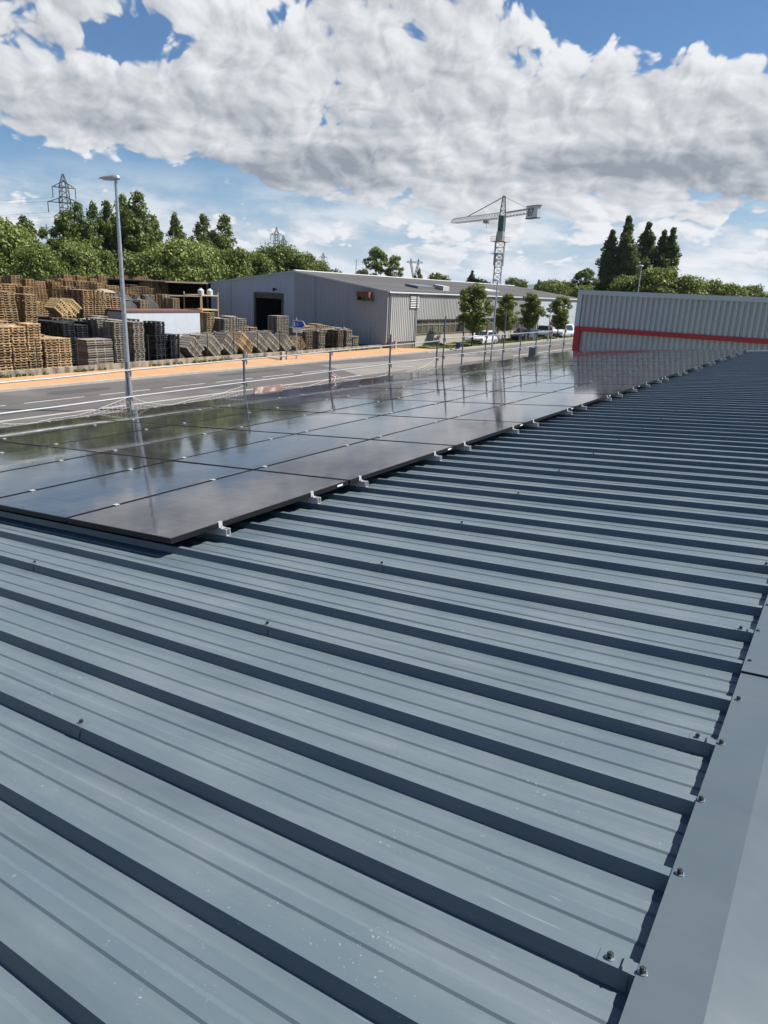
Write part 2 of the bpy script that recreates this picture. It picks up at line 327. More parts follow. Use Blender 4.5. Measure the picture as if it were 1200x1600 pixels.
M['crane_dark'] = mat('dark crane cable', (0.05, 0.06, 0.06), 0.6)
M['pylon'] = mat('dark pylon steel', (0.055, 0.065, 0.085), 0.6)
M['bark'] = mat('bark', (0.085, 0.068, 0.05), 0.95, 0, 0.2, var=0.3, vscale=5)
M['leaf_dark'] = leafmat('dark poplar leaves', (0.055, 0.088, 0.02), (0.105, 0.145, 0.036))
M['leaf_poplar'] = leafmat('poplar leaves', (0.080, 0.115, 0.028), (0.140, 0.175, 0.052))
M['leaf_mid'] = leafmat('mid green leaves', (0.085, 0.122, 0.024), (0.15, 0.185, 0.044))
M['leaf_light'] = leafmat('light green leaves', (0.13, 0.17, 0.042), (0.205, 0.235, 0.07))
M['leaf_yellow'] = leafmat('yellow green leaves', (0.11, 0.14, 0.022), (0.18, 0.195, 0.04))
M['leaf_far'] = leafmat('far green leaves', (0.065, 0.095, 0.034), (0.105, 0.132, 0.048))
M['car_white'] = mat('white car paint', (0.60, 0.61, 0.62), 0.25, coat=0.6)
M['car_dark'] = mat('dark grey car paint', (0.028, 0.032, 0.042), 0.25, coat=0.6)
M['car_glass'] = mat('car glass', (0.015, 0.018, 0.02), 0.06)
M['tyre'] = mat('tyre rubber', (0.018, 0.018, 0.019), 0.8)
M['rim'] = mat('wheel rim', (0.42, 0.43, 0.44), 0.35, 0.7)
M['lens'] = mat('lamp lens', (0.75, 0.76, 0.76), 0.12)
M['redlens'] = mat('red lens', (0.45, 0.012, 0.012), 0.2)
M['redband'] = mat('red band', (0.42, 0.03, 0.03), 0.6)
M['pinkboard'] = mat('faded red board', (0.30, 0.165, 0.15), 0.85, var=0.3, vscale=6, col2=(0.42, 0.36, 0.33), c2s=6, c2lo=0.5, c2hi=0.6)
M['bluebin'] = mat('blue plastic', (0.025, 0.06, 0.17), 0.45)
M['render'] = mat('pale wall render', (0.45, 0.45, 0.44), 0.85, var=0.08, vscale=1)

ZG = -4.128          # street level; the roof crests by the ridge are z = 0
TH = R(4.9581)       # roof pitch, falling towards -x
RROT = (0, -TH, 0)   # roof frame: local x up the slope, y along the ridge, z off the roof
def rf(u, v, w):     # roof frame -> world
    return Vector((-v * math.cos(TH) - w * math.sin(TH), u, -v * math.sin(TH) + w * math.cos(TH)))

# ================================================================== SETTING
def sheet(name, pts, z, m, kind='structure', parent=None):
    o = MB().poly([(x, y, z) for x, y in pts]).build(name, m, parent); 
    if kind and parent is None: o['kind'] = kind
    return o
sheet('ground', [(-9000, -9000), (9000, -9000), (9000, 9000), (-9000, 9000)], ZG - 0.02, M['ground'])
road = sheet('road', [(-33.6, -60), (-26.4, -60), (-26.4, 240), (-33.6, 240)], ZG, M['asphalt'])
sheet('forecourt', [(-26.25, -60), (-10.3, -60), (-10.3, 240), (-26.25, 240)], ZG + 0.10, M['asphalt'])
sheet('driveway', [(-32.3, 40.4), (-29.9, 39.6), (-26.45, 37.3), (-26.45, 61), (-29.6, 56.5)], ZG + 0.004, M['concrete_pale'])
path = sheet('footpath', [(-37.55, -60), (-33.75, -60), (-33.75, 62), (-37.55, 58)], ZG + 0.105, M['orange'])
sheet('verge', [(-37.3, 62.4), (-33.75, 62.2), (-33.75, 240), (-37.3, 240)], ZG + 0.105, M['verge'])
sheet('yard_ground', [(-140, -60), (-37.9, -60), (-37.9, 240), (-140, 240)], ZG + 0.02, M['yard'])
for x0, x1, y0, y1 in ((-33.75, -33.6, -60, 240), (-26.4, -26.25, -60, 37), (-26.4, -26.25, 61.4, 240)):
    y = y0; k = MB()
    k.box((x0, y0, ZG - 0.05), (x1, y1, ZG + 0.12)); o = k.build('kerb', M['kerb']); o['kind'] = 'structure'
dash = MB().poly([(-0.06, 0, 0), (0.06, 0, 0), (0.06, 3.0, 0), (-0.06, 3.0, 0)]).mesh('dash_marking', M['paint'])
y = 12.7
while y < 150:
    inst('dash_marking', dash, road, (-30.1, y, ZG + 0.004)); y += 3.83
for a, b in ((58, 96),):
    MB().poly([(-33.3, a, ZG + 0.004), (-33.15, a, ZG + 0.004), (-33.15, b, ZG + 0.004), (-33.3, b, ZG + 0.004)]).build('edge_marking', M['paint'], road)
MB().poly([(-32.9, 40.1, ZG + 0.009), (-32.75, 40.3, ZG + 0.009), (-27.6, 45.9, ZG + 0.009), (-27.8, 45.9, ZG + 0.009)]).build('edge_marking', M['paint'], road)
M['patch'] = mat('darker road repair', (0.068, 0.066, 0.066), 0.85, 0, 0.3, var=0.15, vscale=2.0, detail=8)
M['tar'] = mat('tar seam', (0.03, 0.03, 0.031), 0.5)
for k_, (px_, py_, w_, l_) in enumerate(((-31.8, 20.5, 1.1, 3.6), (-28.6, 27.0, 1.6, 2.2), (-32.2, 33.2, 0.8, 6.0), (-29.0, 47.5, 1.3, 3.0), (-28.4, 15.0, 0.9, 5.0))):
    n_ = 10; q_ = []
    for i_ in range(n_): a_ = 2 * math.pi * i_ / n_; e_ = max(abs(math.cos(a_)), abs(math.sin(a_))); q_.append((px_ + w_ / 2 * math.cos(a_) / e_ * random.uniform(.9, 1.05), py_ + l_ / 2 * math.sin(a_) / e_ * random.uniform(.93, 1.04), ZG + 0.0035))
    MB().poly(q_).build('repair_patch', M['patch'], road)
for x_, ya, yb in ((-30.35, 5, 57), (-31.9, 24, 31), (-28.1, 30, 41)):
    L_ = [(x_ + 0.10 * math.sin(q * 1.7) + random.uniform(-.05, .05), q) for q in np.arange(ya, yb, 0.8)]
    m_ = MB()
    for (a_, b_), (c_, d_) in zip(L_[:-1], L_[1:]): m_.poly([(a_ - .02, b_, ZG + .0037), (a_ + .02, b_, ZG + .0037), (c_ + .02, d_, ZG + .0037), (c_ - .02, d_, ZG + .0037)])
    m_.build('tar_seam', M['tar'], road)
MB().tube((-32.9, 29.0, ZG + 0.001), (-32.9, 29.0, ZG + 0.006), 0.32, n=20).build('manhole_cover', M['zincdark'], road); MB().tube((-28.9, 22.3, ZG + 0.001), (-28.9, 22.3, ZG + 0.006), 0.32, n=20).build('manhole_cover', M['zincdark'], road)
# hills on the horizon
def hills():
    mb = MB(); n = 200; rows = []
    for j, (d, s) in enumerate(((5200, 0.0), (6000, 1.0), (7200, 0.55))):
        ring = []
        for i in range(n):
            a = 2 * math.pi * i / n
            h = 120 + 45 * math.sin(a * 5 + 1.0) + 28 * math.sin(a * 13 + 2) + 12 * math.sin(a * 31)
            ring.append(len(mb.v)); mb.v.append((d * math.cos(a), d * math.sin(a), ZG - 1 + s * max(h, 40)))
        rows.append(ring)
    for a, b in zip(rows[:-1], rows[1:]):
        for i in range(n): j = (i + 1) % n; mb.f.append([a[i], a[j], b[j], b[i]])
    o = mb.build('hills', M['hills'], smooth=True); o['kind'] = 'structure'
hills()

# ================================================================== OUR BUILDING: metal roof
U0, U1, VE = -4.0, 29.3, 10.22
bld = empty('commercial_building', (-5.0, 14.0, ZG), label='low building under the blue grey ribbed steel roof in the foreground', cat='building')
MB().box((-10.12, U0 + 0.05, ZG), (9.6, U1 - 0.05, -1.06)).build('wall', M['render'], bld)
for s in (0,):   # the gable upstands that carry the roof
    MB().prism([(-10.1, -1.059), (9.6, -1.059), (0.1, -0.075)], U0 + 0.06, U0 + 0.2).build('gable', M['render'], bld)
    MB().prism([(-10.1, -1.059), (9.6, -1.059), (0.1, -0.075)], U1 - 0.2, U1 - 0.06).build('gable', M['render'], bld)
PITCH = 1.0 / 3.0
def rib_profile():
    """one steel sheet, 1 m cover, seen along the slope: list of (u, w); its first rib laps over the neighbour's last rib"""
    P = [(-0.0230, -0.0190), (-0.0168, 0.0025), (0.0185, 0.0025), (0.036, -0.040)]
    for k in range(3):
        o = k * PITCH
        for g in (0.118, 0.219):
            P += [(o + g - 0.010, -0.040), (o + g - 0.0035, -0.0350), (o + g + 0.036, -0.0350), (o + g + 0.050, -0.040)]
        n = o + PITCH
        P += [(n - 0.0300, -0.040), (n - 0.0145, 0.0)]
        if k < 2: P += [(n + 0.0165, 0.0), (n + 0.034, -0.040)]
        else: P += [(n + 0.0165, -0.0005), (n + 0.026, -0.022)]
    return P
def sheet_mesh():
    mb = MB(); P = rib_profile(); vs = [-0.11, 2.0, 5.0, 8.0, VE]
    for v in vs:
        for (u, w) in P: mb.v.append((-v, u, w))
    n = len(P)
    for a in range(len(vs) - 1):
        for i in range(n - 1):
            mb.f.append([a * n + i, a * n + i + 1, (a + 1) * n + i + 1, (a + 1) * n + i][::-1])
    return mb.mesh('roof_sheet', M['roof'])
sm = sheet_mesh()
for k in range(int(U0), 29):
    o = inst('roof_sheet', sm, bld, (0, k, 0), RROT); o.location = Vector((0, k, 0)) - bld.location
# the far slope beyond the ridge, as plain sheets
for k in range(0, 7):
    a = U0 + k * 5.0; b = min(a + 4.99, U1)
    MB().poly([(0.31, a, -0.055), (9.75, a, -0.87), (9.75, b, -0.87), (0.31, b, -0.055)]).build('roof_sheet', M['roof'], bld)
# ridge cap in lengths that lap over each other
def cap(u0, u1, lift):
    mb = MB(); t = 0.0012
    A = rf(0, 0.004, 0.0045 + lift); B = rf(0, -0.137, 0.0045 + lift); e = Vector((0.45, 0, B.z - 0.030)); lip = A + Vector((-0.001, 0, -0.010))
    f = Vector((0.452, 0, e.z - 0.012))
    pts = [lip, A, B, e, f]
    for i in range(4):
        p, q = pts[i], pts[i + 1]
        mb.poly([(p.x, u0, p.z), (q.x, u0, q.z), (q.x, u1, q.z), (p.x, u1, p.z)], flip=False)
    for uu, fl in ((u0, False),):
        mb.poly([(A.x, uu, A.z - 0.0035), (B.x, uu, B.z - 0.0035), (B.x, uu, B.z), (A.x, uu, A.z)])
        mb.poly([(B.x, uu, B.z - 0.0035), (e.x, uu, e.z - 0.0035), (e.x, uu, e.z), (B.x, uu, B.z)])
    c_ = mb.build('ridge_cap', M['cap'], bld); md = c_.modifiers.new('thick', 'SOLIDIFY'); md.thickness = 0.002; md.offset = -1; return c_
u = 1.62 - 5.2; k = 0
while u < U1:
    cap(u - 0.06, min(u + 2.6, U1), 0.008 if k % 2 == 0 else 0.0); u += 2.6; k += 1
# hexagon screw with washer (local z off the roof)
def screw_mesh():
    mb = MB(); mb.tube((0, 0, 0), (0, 0, 0.0022), 0.0110, n=14); mb.tube((0, 0, 0.0022), (0, 0, 0.0105), 0.0078, n=6); mb.tube((0, 0, 0.0105), (0, 0, 0.0135), 0.0050, n=8)
    me = mb.mesh('screw', M['screw']); me.materials.append(M['washer'])
    for i, p in enumerate(me.polygons):
        if i < 16: p.material_index = 1
    return me
scm = screw_mesh()
def saddle_mesh(hl, tab=False):
    mb = MB(); P = [(-0.0315, -0.036), (-0.0180, 0.0045), (0.0205, 0.0045), (0.036, -0.032)]
    Q = [(-0.0300, -0.036), (-0.0160, 0.0028), (0.0190, 0.0028), (0.034, -0.032)]
    for x in (-hl, hl):
        for p in P + Q[::-1]: mb.v.append((x, p[0], p[1]))
    n = 8
    for i in range(n): j = (i + 1) % n; mb.f.append([i, j, n + j, n + i])
    mb.f.append(list(range(n))[::-1]); mb.f.append(list(range(n, 2 * n)))
    if tab: mb.box((hl * 0.55, -0.017, 0.0045), (hl * 0.55 + 0.002, 0.016, 0.013))
    return mb.mesh('saddle_clip', M['roof'])
sd_s, sd_l = saddle_mesh(0.021), saddle_mesh(0.034, True)
def roofpart(name, me, u, v, w, parent=bld):
    o = inst(name, me, parent, (0, 0, 0), RROT); o.location = rf(u, v, w) - bld.location; return o
VAL = [0.052, 1.96, 3.88, 5.80, 7.72]
for k in range(int(U0) + 1, 29):
    for j, v in enumerate(VAL):
        if v > 3.1 and k > 1: continue
        s = roofpart('saddle_clip', sd_l if j == 0 else sd_s, k, v + (0 if j == 0 else random.uniform(-.012, .012)), 0.0)
        q = inst('screw', scm, s, (-0.010 if j == 0 else 0.0, 0.001, 0.0045), (0, 0, random.random()))
for k in range(int(U0) * 3 + 1, 87):
    roofpart('screw', scm, k * PITCH + random.uniform(-.004, .004), -0.012 + random.uniform(-.006, .006), 0.0047 if True else 0)
# gutter along the eave
g = rf(0, VE, 0)
MB().prism([(g.x + 0.03, g.z - 0.07), (g.x + 0.03, g.z - 0.20), (g.x - 0.11, g.z - 0.20), (g.x - 0.13, g.z - 0.055), (g.x - 0.115, g.z - 0.055), (g.x - 0.10, g.z - 0.185), (g.x + 0.02, g.z - 0.185), (g.x + 0.02, g.z - 0.07)], U0, U1).build('gutter', M['roof'], bld)
MB().prism([(-10.25, -0.868), (0.0, 0.02), (0.0, -0.06), (-10.25, -0.96)], U1 + 0.003, U1 + 0.12).build('verge_flashing', M['white_tube'], bld)

# ================================================================== SOLAR PANELS
NR, NC = 14, 6
PU0, PV0, PW, PL, PWD = 1.574, 3.287, 0.085, 1.948, 1.117     # first corner, top height, pitch along ridge, pitch down slope
gl, gw = PL - 0.022, PWD - 0.018
def panel_meshes():
    fm = MB(); t = 0.011; h = 0.035
    fm.box((-gw, 0, -h), (-gw + t, gl, 0)).box((-t, 0, -h), (0, gl, 0)).box((-gw + t, 0, -h), (-t, t, 0)).box((-gw + t, gl - t, -h), (-t, gl, 0))
    gm = MB().box((-gw + t, t, -0.0065), (-t, gl - t, -0.0016))
    cm = MB(); cm.box((-0.021, -0.019, -0.002), (0.021, 0.019, 0.0026)); cm.tube((0, 0, 0.0026), (0, 0, 0.0075), 0.0055, n=6)
    return fm.mesh('frame', M['frame']), gm.mesh('glass', M['glass']), cm.mesh('clamp', M['alu'])
fme, gme, cme = panel_meshes()
stk = MB().box((0, 0, -0.007), (0.0008, 0.075, 0.007)).mesh('label_sticker', M['white_paint'])
def clip_us(r):
    s = PU0 + r * PL
    if r == 0: return (2.0, 3.0)
    return tuple(round((s + q) / PITCH) * PITCH for q in (0.25, 1.50))
for r in range(NR):
    for c in range(NC):
        o = empty('solar_panel', rf(PU0 + r * PL, PV0 + c * PWD, PW), (random.uniform(-.0012, .0012), -TH + random.uniform(-.0015, .0015), 0),
                  'black solar panel, %s row from near end, %s column from ridge' % (ORD[r], ORD[c]), 'solar panel', 'black solar panels clamped on the steel roof')
        inst('frame', fme, o); inst('glass', gme, o)
        if c == 0: inst('label_sticker', stk, o, (0.0006, gl - 0.16, -0.017))
        for uu in clip_us(r):
            inst('clamp', cme, o, (-gw - 0.009, uu - (PU0 + r * PL), 0.003))
# mounting rail stubs that stick out on the ridge side
rm = MB(); a, h = 0.020, 0.048
rm.box((-0.30, -a, 0), (0.075, a, 0.0035)); rm.box((-0.30, -a, 0.0035), (0.075, -a + 0.004, h)); rm.box((-0.30, a - 0.004, 0.0035), (0.075, a, h))
rm.box((-0.30, -a + 0.004, h - 0.004), (0.075, -0.007, h)); rm.box((-0.30, 0.007, h - 0.004), (0.075, a - 0.004, h))
rme = rm.mesh('rail', M['alu'])
em = MB(); em.box((0.002, -0.017, 0.048), (0.006, 0.017, 0.090)); em.box((-0.010, -0.017, 0.086), (0.002, 0.017, 0.0895)); em.box((0.006, -0.017, 0.048), (0.028, 0.017, 0.052)); em.tube((0.016, 0, 0.052), (0.016, 0, 0.060), 0.0065, n=6)
eme = em.mesh('end_clamp', M['alu'])
for r in range(NR):
    for q, uu in enumerate(clip_us(r)):
        o = empty('mounting_rail', rf(uu, PV0, 0.0035), RROT, 'aluminium rail stub at the %s half of %s panel row, ridge side' % (('near', 'far')[q], ORD[r]), 'mounting rail', 'aluminium rail stubs along the array edge')
        inst('rail', rme, o); inst('end_clamp', eme, o)

# ================================================================== GUARD RAIL AND NETS
GX = -10.42
gr = empty('guard_rail', (GX, 4.0, -1.0), label='galvanised edge guard rail of posts and tubes along the eave', cat='guard rail')
posts1 = [1.15, 4.0, 6.85, 9.73, 12.66, 15.33, 17.95]; posts2 = [18.35, 19.62, 21.3, 22.82, 24.32, 25.9, 27.45, 29.1]
def zr_up(y): return -0.25 + 0.0115 * y if y < 18.1 else 0.02
def zr_lo(y): return -0.69 + 0.0085 * y if y < 18.1 else -0.50
for y in posts1 + posts2:
    first = y < 18.1
    top = (zr_up(y) + 0.10) if first else 0.58 + random.uniform(-.05, .05)
    r = 0.024 if first else 0.021
    p = MB().tube((GX, y, -1.45), (GX, y, top), r, n=12).build('post', M['zincdark'], gr)
    p.rotation_euler = (R(random.uniform(-1, 1)), R(random.uniform(-.8, .8)), 0)
    for z in (zr_up(y), zr_lo(y)):
        c = MB(); c.box((GX + 0.022, y - 0.045, z - 0.11), (GX + 0.036, y - 0.026, z + 0.03)).box((GX + 0.022, y + 0.026, z - 0.11), (GX + 0.036, y + 0.045, z + 0.03)).box((GX - 0.032, y - 0.040, z - 0.045), (GX + 0.032, y + 0.040, z - 0.012))
        c.tube((GX + 0.036, y - 0.034, z - 0.05), (GX + 0.05, y - 0.034, z - 0.05), 0.010, n=6).tube((GX + 0.036, y + 0.034, z - 0.05), (GX + 0.05, y + 0.034, z - 0.05), 0.010, n=6)
        c.build('coupler', M['zincdark'], gr)
    if not first and random.random() < 0.8:
        z = random.uniform(0.0, 0.25); MB().tube((GX, y, z), (GX, y, z + 0.09), r + 0.002, n=12).build('red_sleeve', M['redband'], gr)
for grp in (posts1, posts2):
    for a, b in zip(grp[:-1], grp[1:]):
        if b > 28: continue
        for zf in (zr_up, zr_lo):
            s = -0.012 * random.random(); m = (a + b) / 2
            MB().path([(GX + 0.03, a - 0.03, zf(a)), (GX + 0.03, m, (zf(a) + zf(b)) / 2 + s), (GX + 0.03, b + 0.03, zf(b))], 0.0145, n=10).build('tube', M['white_tube'], gr)
def net(y0, y1, label, za, zb, k0=0.55, k1=0.55, slack=0.0):
    mb = MB(); ny = int((y1 - y0) / 0.085); nz = 5; G = []
    for i in range(ny + 1):
        y = y0 + (y1 - y0) * i / ny; zbot = -1.06 + 0.01 * math.sin(i * 1.7)
        rise = max((za + 0.86) * math.exp(-(y - y0) / k0), (zb + 0.86) * math.exp(-(y1 - y) / k1))
        ztop = -0.865 + rise + slack + 0.010 * math.sin(i * 0.5) + random.uniform(-.003, .003)
        G.append([(GX + 0.055 + 0.05 * math.sin(i * .4 + j) * (1 - j / nz) + random.uniform(-.006, .006), y + random.uniform(-.008, .008) - 0.04 * (j / nz), zbot + (ztop - zbot) * j / nz + random.uniform(-.006, .006)) for j in range(nz + 1)])
    for i in range(ny + 1):
        for j in range(nz): mb.tube(G[i][j], G[i][j + 1], 0.0019, n=3, cap=False)
        if i < ny:
            for j in range(nz + 1): mb.tube(G[i][j], G[i + 1][j], 0.0042 if j == nz else 0.0019, n=4, cap=False)
    o = mb.build('safety_net', M['net']); tag(o, label, 'safety net', 'white nets under the guard rail')
net(4.05, 6.82, 'white safety net sagging left of the tall street lamp', -0.62, -0.62, 0.4, 0.7)
net(6.9, 9.70, 'white safety net just right of the tall street lamp', -0.62, -0.66, 0.35, 0.9)
net(10.9, 12.6, 'low bunched white net right of the faded red board', -0.80, -0.76, 0.5, 0.5)
net(12.7, 15.2, 'white safety net tied low to the post with pink tape', -0.58, -0.84, 0.35, 0.5)
net(16.2, 17.92, 'white safety net drawn up tight to the end post', -0.85, -0.50, 0.5, 0.75)
o = MB().box((GX + 0.02, 9.98, -1.02), (GX + 0.045, 10.86, -0.745)).build('toe_board', M['pinkboard']); tag(o, 'faded red board fixed low beside a guard rail post', 'board')
o = MB().path([(GX + 0.03, 12.66, -0.66), (GX + 0.07, 12.70, -0.70), (GX + 0.06, 12.80, -0.72), (GX + 0.07, 12.74, -0.80), (GX + 0.06, 12.70, -0.9)], 0.018, n=5).build('plastic_tape', mat('pink tape', (0.62, 0.42, 0.42), 0.6)); tag(o, 'pale pink tape knotted round a guard rail post', 'tape')

# ================================================================== YARD WALL AND FENCE
yw = empty('yard_wall', (-37.75, 20, ZG), label='low stained concrete wall between the orange footpath and pallets', cat='wall')
y = -20.0
while y < 56.4:
    MB().box((-37.86, y + 0.008, ZG - 0.05), (-37.62, y + 4.792, -3.71 + random.uniform(-.015, .015))).build('wall_segment', M['wall'], yw); y += 4.8
MB().box((-37.83, -20, ZG - 0.05), (-37.66, 57.0, -3.75)).build('wall_core', M['wall'], yw)
fe = empty('wire_fence', (-38.05, 20, ZG), label='thin wire fence with dark green posts behind the low wall', cat='fence')
y = 14.6; fy = []
while y < 57:
    MB().tube((-38.05, y, ZG), (-38.05, y, -2.1), 0.03, n=6).build('post', M['fence_post'], fe); fy.append(y); y += 2.55
for z in (-3.4, -2.95, -2.5, -2.14):
    MB().tube((-38.05, 14.6, z), (-38.05, fy[-1], z), 0.0045, n=4).build('wire', M['fence_post'], fe)

# ================================================================== PALLETS
def pallet_mesh(m, full=True, dx=1.2, dy=0.8):
    mb = MB(); kx, ky = dx / 1.2, dy / 0.8
    B = lambda lo, hi: mb.box((lo[0] * kx, lo[1] * ky, lo[2]), (hi[0] * kx, hi[1] * ky, hi[2]))
    if full:
        for a, b in ((0, .145), (.189, .289), (.3275, .4725), (.511, .611), (.655, .8)): B((0, a, .120), (1.2, b, .142))
        for a in (0, .5275, 1.055): B((a, .002, .099), (a + .145, .798, .1195))
        for a in (0.03, .5275, 1.025):
            for b, w in ((.015, .085), (.3325, .135), (.70, .085)): B((a, b, .0225), (a + .145, b + w, .0985))
        for b, w in ((0, .10), (.3275, .145), (.70, .10)): B((0, b, 0), (1.2, b + w, .022))
    else:
        B((0, 0, .105), (1.2, .8, .142))
        for b, w in ((0, .10), (.3275, .145), (.70, .10)): B((0, b, 0), (1.2, b + w, .022)); B((0.03, b + .01, .0225), (.17, b + w - .01, .1045)); B((1.03, b + .01, .0225), (1.17, b + w - .01, .1045))
        for b in (.004, .70): B((.5275, b, .0225), (.67, b + .096, .1045))
    return mb
PH = 0.144
PM = {k: pallet_mesh(M[k]).mesh('pallet', M[k]) for k in ('wood', 'woodbrown', 'woodgrey', 'wooddark', 'black_pallet', 'yellowwood')}
PBIG = MB().box((0, 0, .108), (1.2, 1.8, .142)).box((.05, .05, .0305), (1.15, 1.75, .1075)).box((0, 0, 0), (1.2, 1.8, .030)).box((0, .55, .0305), (1.2, .64, .1075)).box((0, 1.16, .0305), (1.2, 1.25, .1075)).mesh('pallet', M['woodgrey'])
npal = 0
def stack(kind, x, y, n, desc, group, lean=0.0, mesh=None, z0=ZG + 0.02):
    """front (short side) at x facing the road, boards running back; y = near edge"""
    global npal
    for k in range(n):
        o = inst('pallet', mesh or PM[kind], None, (x - 1.2 + random.uniform(-.05, .03), y + lean * k * PH + random.uniform(-.022, .022), z0 + k * PH), (0, 0, random.uniform(-.03, .03)))
        tag(o, '%s pallet from the top of %s' % (ORD[n - 1 - k], desc), 'pallet', group); npal += 1
G1 = 'pallets stacked along the low wall'
F = -39.0
stack('wood', F, 20.55, 18, 'the leftmost brown stack by the low wall', G1, 0.02)
stack('wood', F, 21.45, 18, 'the second brown stack by the low wall', G1, 0.03)
stack('wood', F, 22.34, 19, 'the third brown stack by the low wall', G1, 0.03)
stack('wood', F, 23.40, 13, 'the short orange brown stack left of two', G1)
stack('wood', F, 24.25, 13, 'the short orange brown stack right of two', G1)
stack('wooddark', F, 26.15, 12, 'the wide dark slatted stack left of the lamp', G1, mesh=PBIG)
stack('woodgrey', F - .25, 28.36, 19, 'the grey stack just left of the lamp', G1)
stack('woodgrey', F, 29.60, 19, 'the grey stack just right of the lamp', G1)
stack('black_pallet', F, 31.35, 19, 'the tall black stack by the low wall', G1)
stack('black_pallet', F, 32.58, 13, 'the short black stack beside tilted pallets', G1)
G2 = 'tilted pallet stacks along the fence'
def tilted(kind, yc, n, ang, desc, L=1.2, zlift=0.0):
    """a fallen stack: pallets lying on edge side by side, tipped about the x axis"""
    global npal
    ca, sa = math.cos(ang), math.sin(ang)
    for k in range(n):
        w = (k - (n - 1) / 2) * 0.150
        # pallet local y runs up the tilt, local z is the stacking direction
        cy = yc - w * sa - 0.4 * ca; cz = 0.0 + w * ca - 0.4 * sa
        low = ZG + 0.03 + abs(0.4 * sa) + abs(0.5 * n * 0.150 * ca) * 0.92 + zlift
        o = inst('pallet', PM[kind], None, (F - 1.2 + random.uniform(-.03, .03), cy, low + cz), (ang + random.uniform(-.02, .02), 0, 0)); o.scale = (1, 1.35, 1)
        tag(o, '%s pallet from below in %s' % (ORD[k], desc), 'pallet', G2); npal += 1
tl = [('woodgrey', 34.75, 9, 46), ('woodgrey', 36.60, 9, 45), ('woodgrey', 38.25, 11, 52), ('wood', 39.85, 11, 52), ('woodgrey', 41.55, 11, 54), ('woodgrey', 42.95, 11, 54), ('woodgrey', 44.60, 8, 48), ('wood', 46.15, 8, -50)]
for i, (kd, yc, n, a) in enumerate(tl):
    tilted(kd, yc, n, R(a), 'the %s tilted stack right of the black pallets' % ORD[i])
stack('wooddark', F, 47.15, 12, 'the dark brown stack just right of the blue sign', G1)
stack('woodgrey', F, 48.9, 12, 'the grey stack two right of the blue sign', G1)
stack('wooddark', F, 51.60, 12, 'the dark stack before the shaded warehouse end', G1)
stack('woodgrey', F, 52.95, 12, 'the grey stack before the shaded warehouse end', G1)
stack('woodgrey', F, 54.0, 8, 'the low end stack nearest the warehouse corner', G1)
# yellow and brown pallets further back that can be told apart
stack('yellowwood', -44.0, 27.95, 6, 'the pale yellow trestle pile in the yard', 'yellow pallets in the yard', z0=-1.35)

# the many pallets further back: one object per look
def mass(kind, name, blocks, label):
    base = pallet_mesh(M[kind], False); bv = np.array(base.v); bf = np.array(base.f); V = []; Fc = []; cnt = 0
    for (x, y, nr, nc, h, full, z0) in blocks:
        for r in range(nr):
            for c in range(nc):
                n = h + random.choice((-1, 0, 0, 0, 1)); lean = random.uniform(-.012, .012)
                lowest = 0 if (r == 0 or c == 0 or full) else max(0, n - 5)
                for k in range(lowest, n):
                    v = bv.copy(); v[:, 0] += x - 1.2 - r * 1.26 + random.uniform(-.03, .03); v[:, 1] += y + c * 0.85 + lean * k + random.uniform(-.02, .02); v[:, 2] += z0 + k * PH
                    V.append(v); Fc.append(bf + cnt); cnt += len(v)
    V = np.concatenate(V); Fc = np.concatenate(Fc)
    me = bpy.data.meshes.new(name); me.from_pydata(V.tolist(), [], Fc.tolist()); me.materials.append(M[kind]); me.update()
    o = inst(name, me); tag(o, label, 'pallets', None, 'stuff')
Z0 = ZG + 0.02
mass('woodbrown', 'brown_pallet_piles', [(-43.5, 23.2, 3, 1, 29, 0, Z0), (-52, 28.4, 2, 3, 31, 0, Z0), (-64, 37.6, 2, 9, 34, 0, Z0), (-72, 46.9, 2, 10, 37, 0, Z0), (-72.4, 54.2, 2, 6, 38, 0, Z0), (-62, 44.2, 1, 9, 32, 0, Z0),
     (-46, 30.85, 3, 2, 31, 0, Z0), (-46, 32.7, 2, 2, 29, 0, Z0), (-47.5, 27.2, 2, 2, 24, 0, Z0), (-49, 29.2, 2, 2, 23, 0, Z0), (-63, 51.6, 2, 2, 35, 0, Z0), (-58.5, 45.5, 1, 5, 27, 0, Z0), (-60, 58, 1, 3, 26, 0, Z0)], 'stacked brown wooden pallets filling the back of the yard')
mass('wood', 'pale_pallet_piles', [(-43.5, 24.08, 3, 2, 29, 0, Z0), (-64.0, 36.3, 2, 1, 36, 0, Z0), (-40.3, 20.5, 2, 3, 18, 0, Z0), (-40.3, 23.4, 1, 2, 13, 0, Z0), (-44, 40.7, 1, 1, 22, 0, Z0), (-43, 43.7, 2, 2, 13, 0, Z0), (-41, 48.6, 1, 5, 14, 0, Z0), (-53.5, 41.8, 1, 1, 25, 0, Z0), (-55, 46.8, 2, 1, 27, 0, Z0)], 'stacked pale pallets behind the front row of stacks')
mass('black_pallet', 'black_pallet_piles', [(-41.2, 26.25, 6, 2, 18, 0, Z0), (-41.6, 28.0, 4, 1, 18, 0, Z0), (-40.3, 31.35, 3, 1, 19, 0, Z0), (-40.4, 32.4, 3, 1, 16, 0, Z0), (-48, 31.0, 1, 2, 24, 0, Z0)], 'black plastic pallets stacked deep behind the front stacks')
mass('woodgrey', 'grey_pallet_piles', [(-40.7, 28.36, 3, 1, 19, 0, Z0), (-40.3, 29.6, 3, 1, 19, 0, Z0), (-43, 41.6, 2, 3, 18, 0, Z0), (-41.2, 34.4, 1, 14, 10, 0, Z0), (-46, 51.4, 1, 2, 18, 0, Z0), (-40.4, 51.6, 1, 3, 12, 0, Z0)], 'weathered grey pallets stacked behind the tilted stacks')
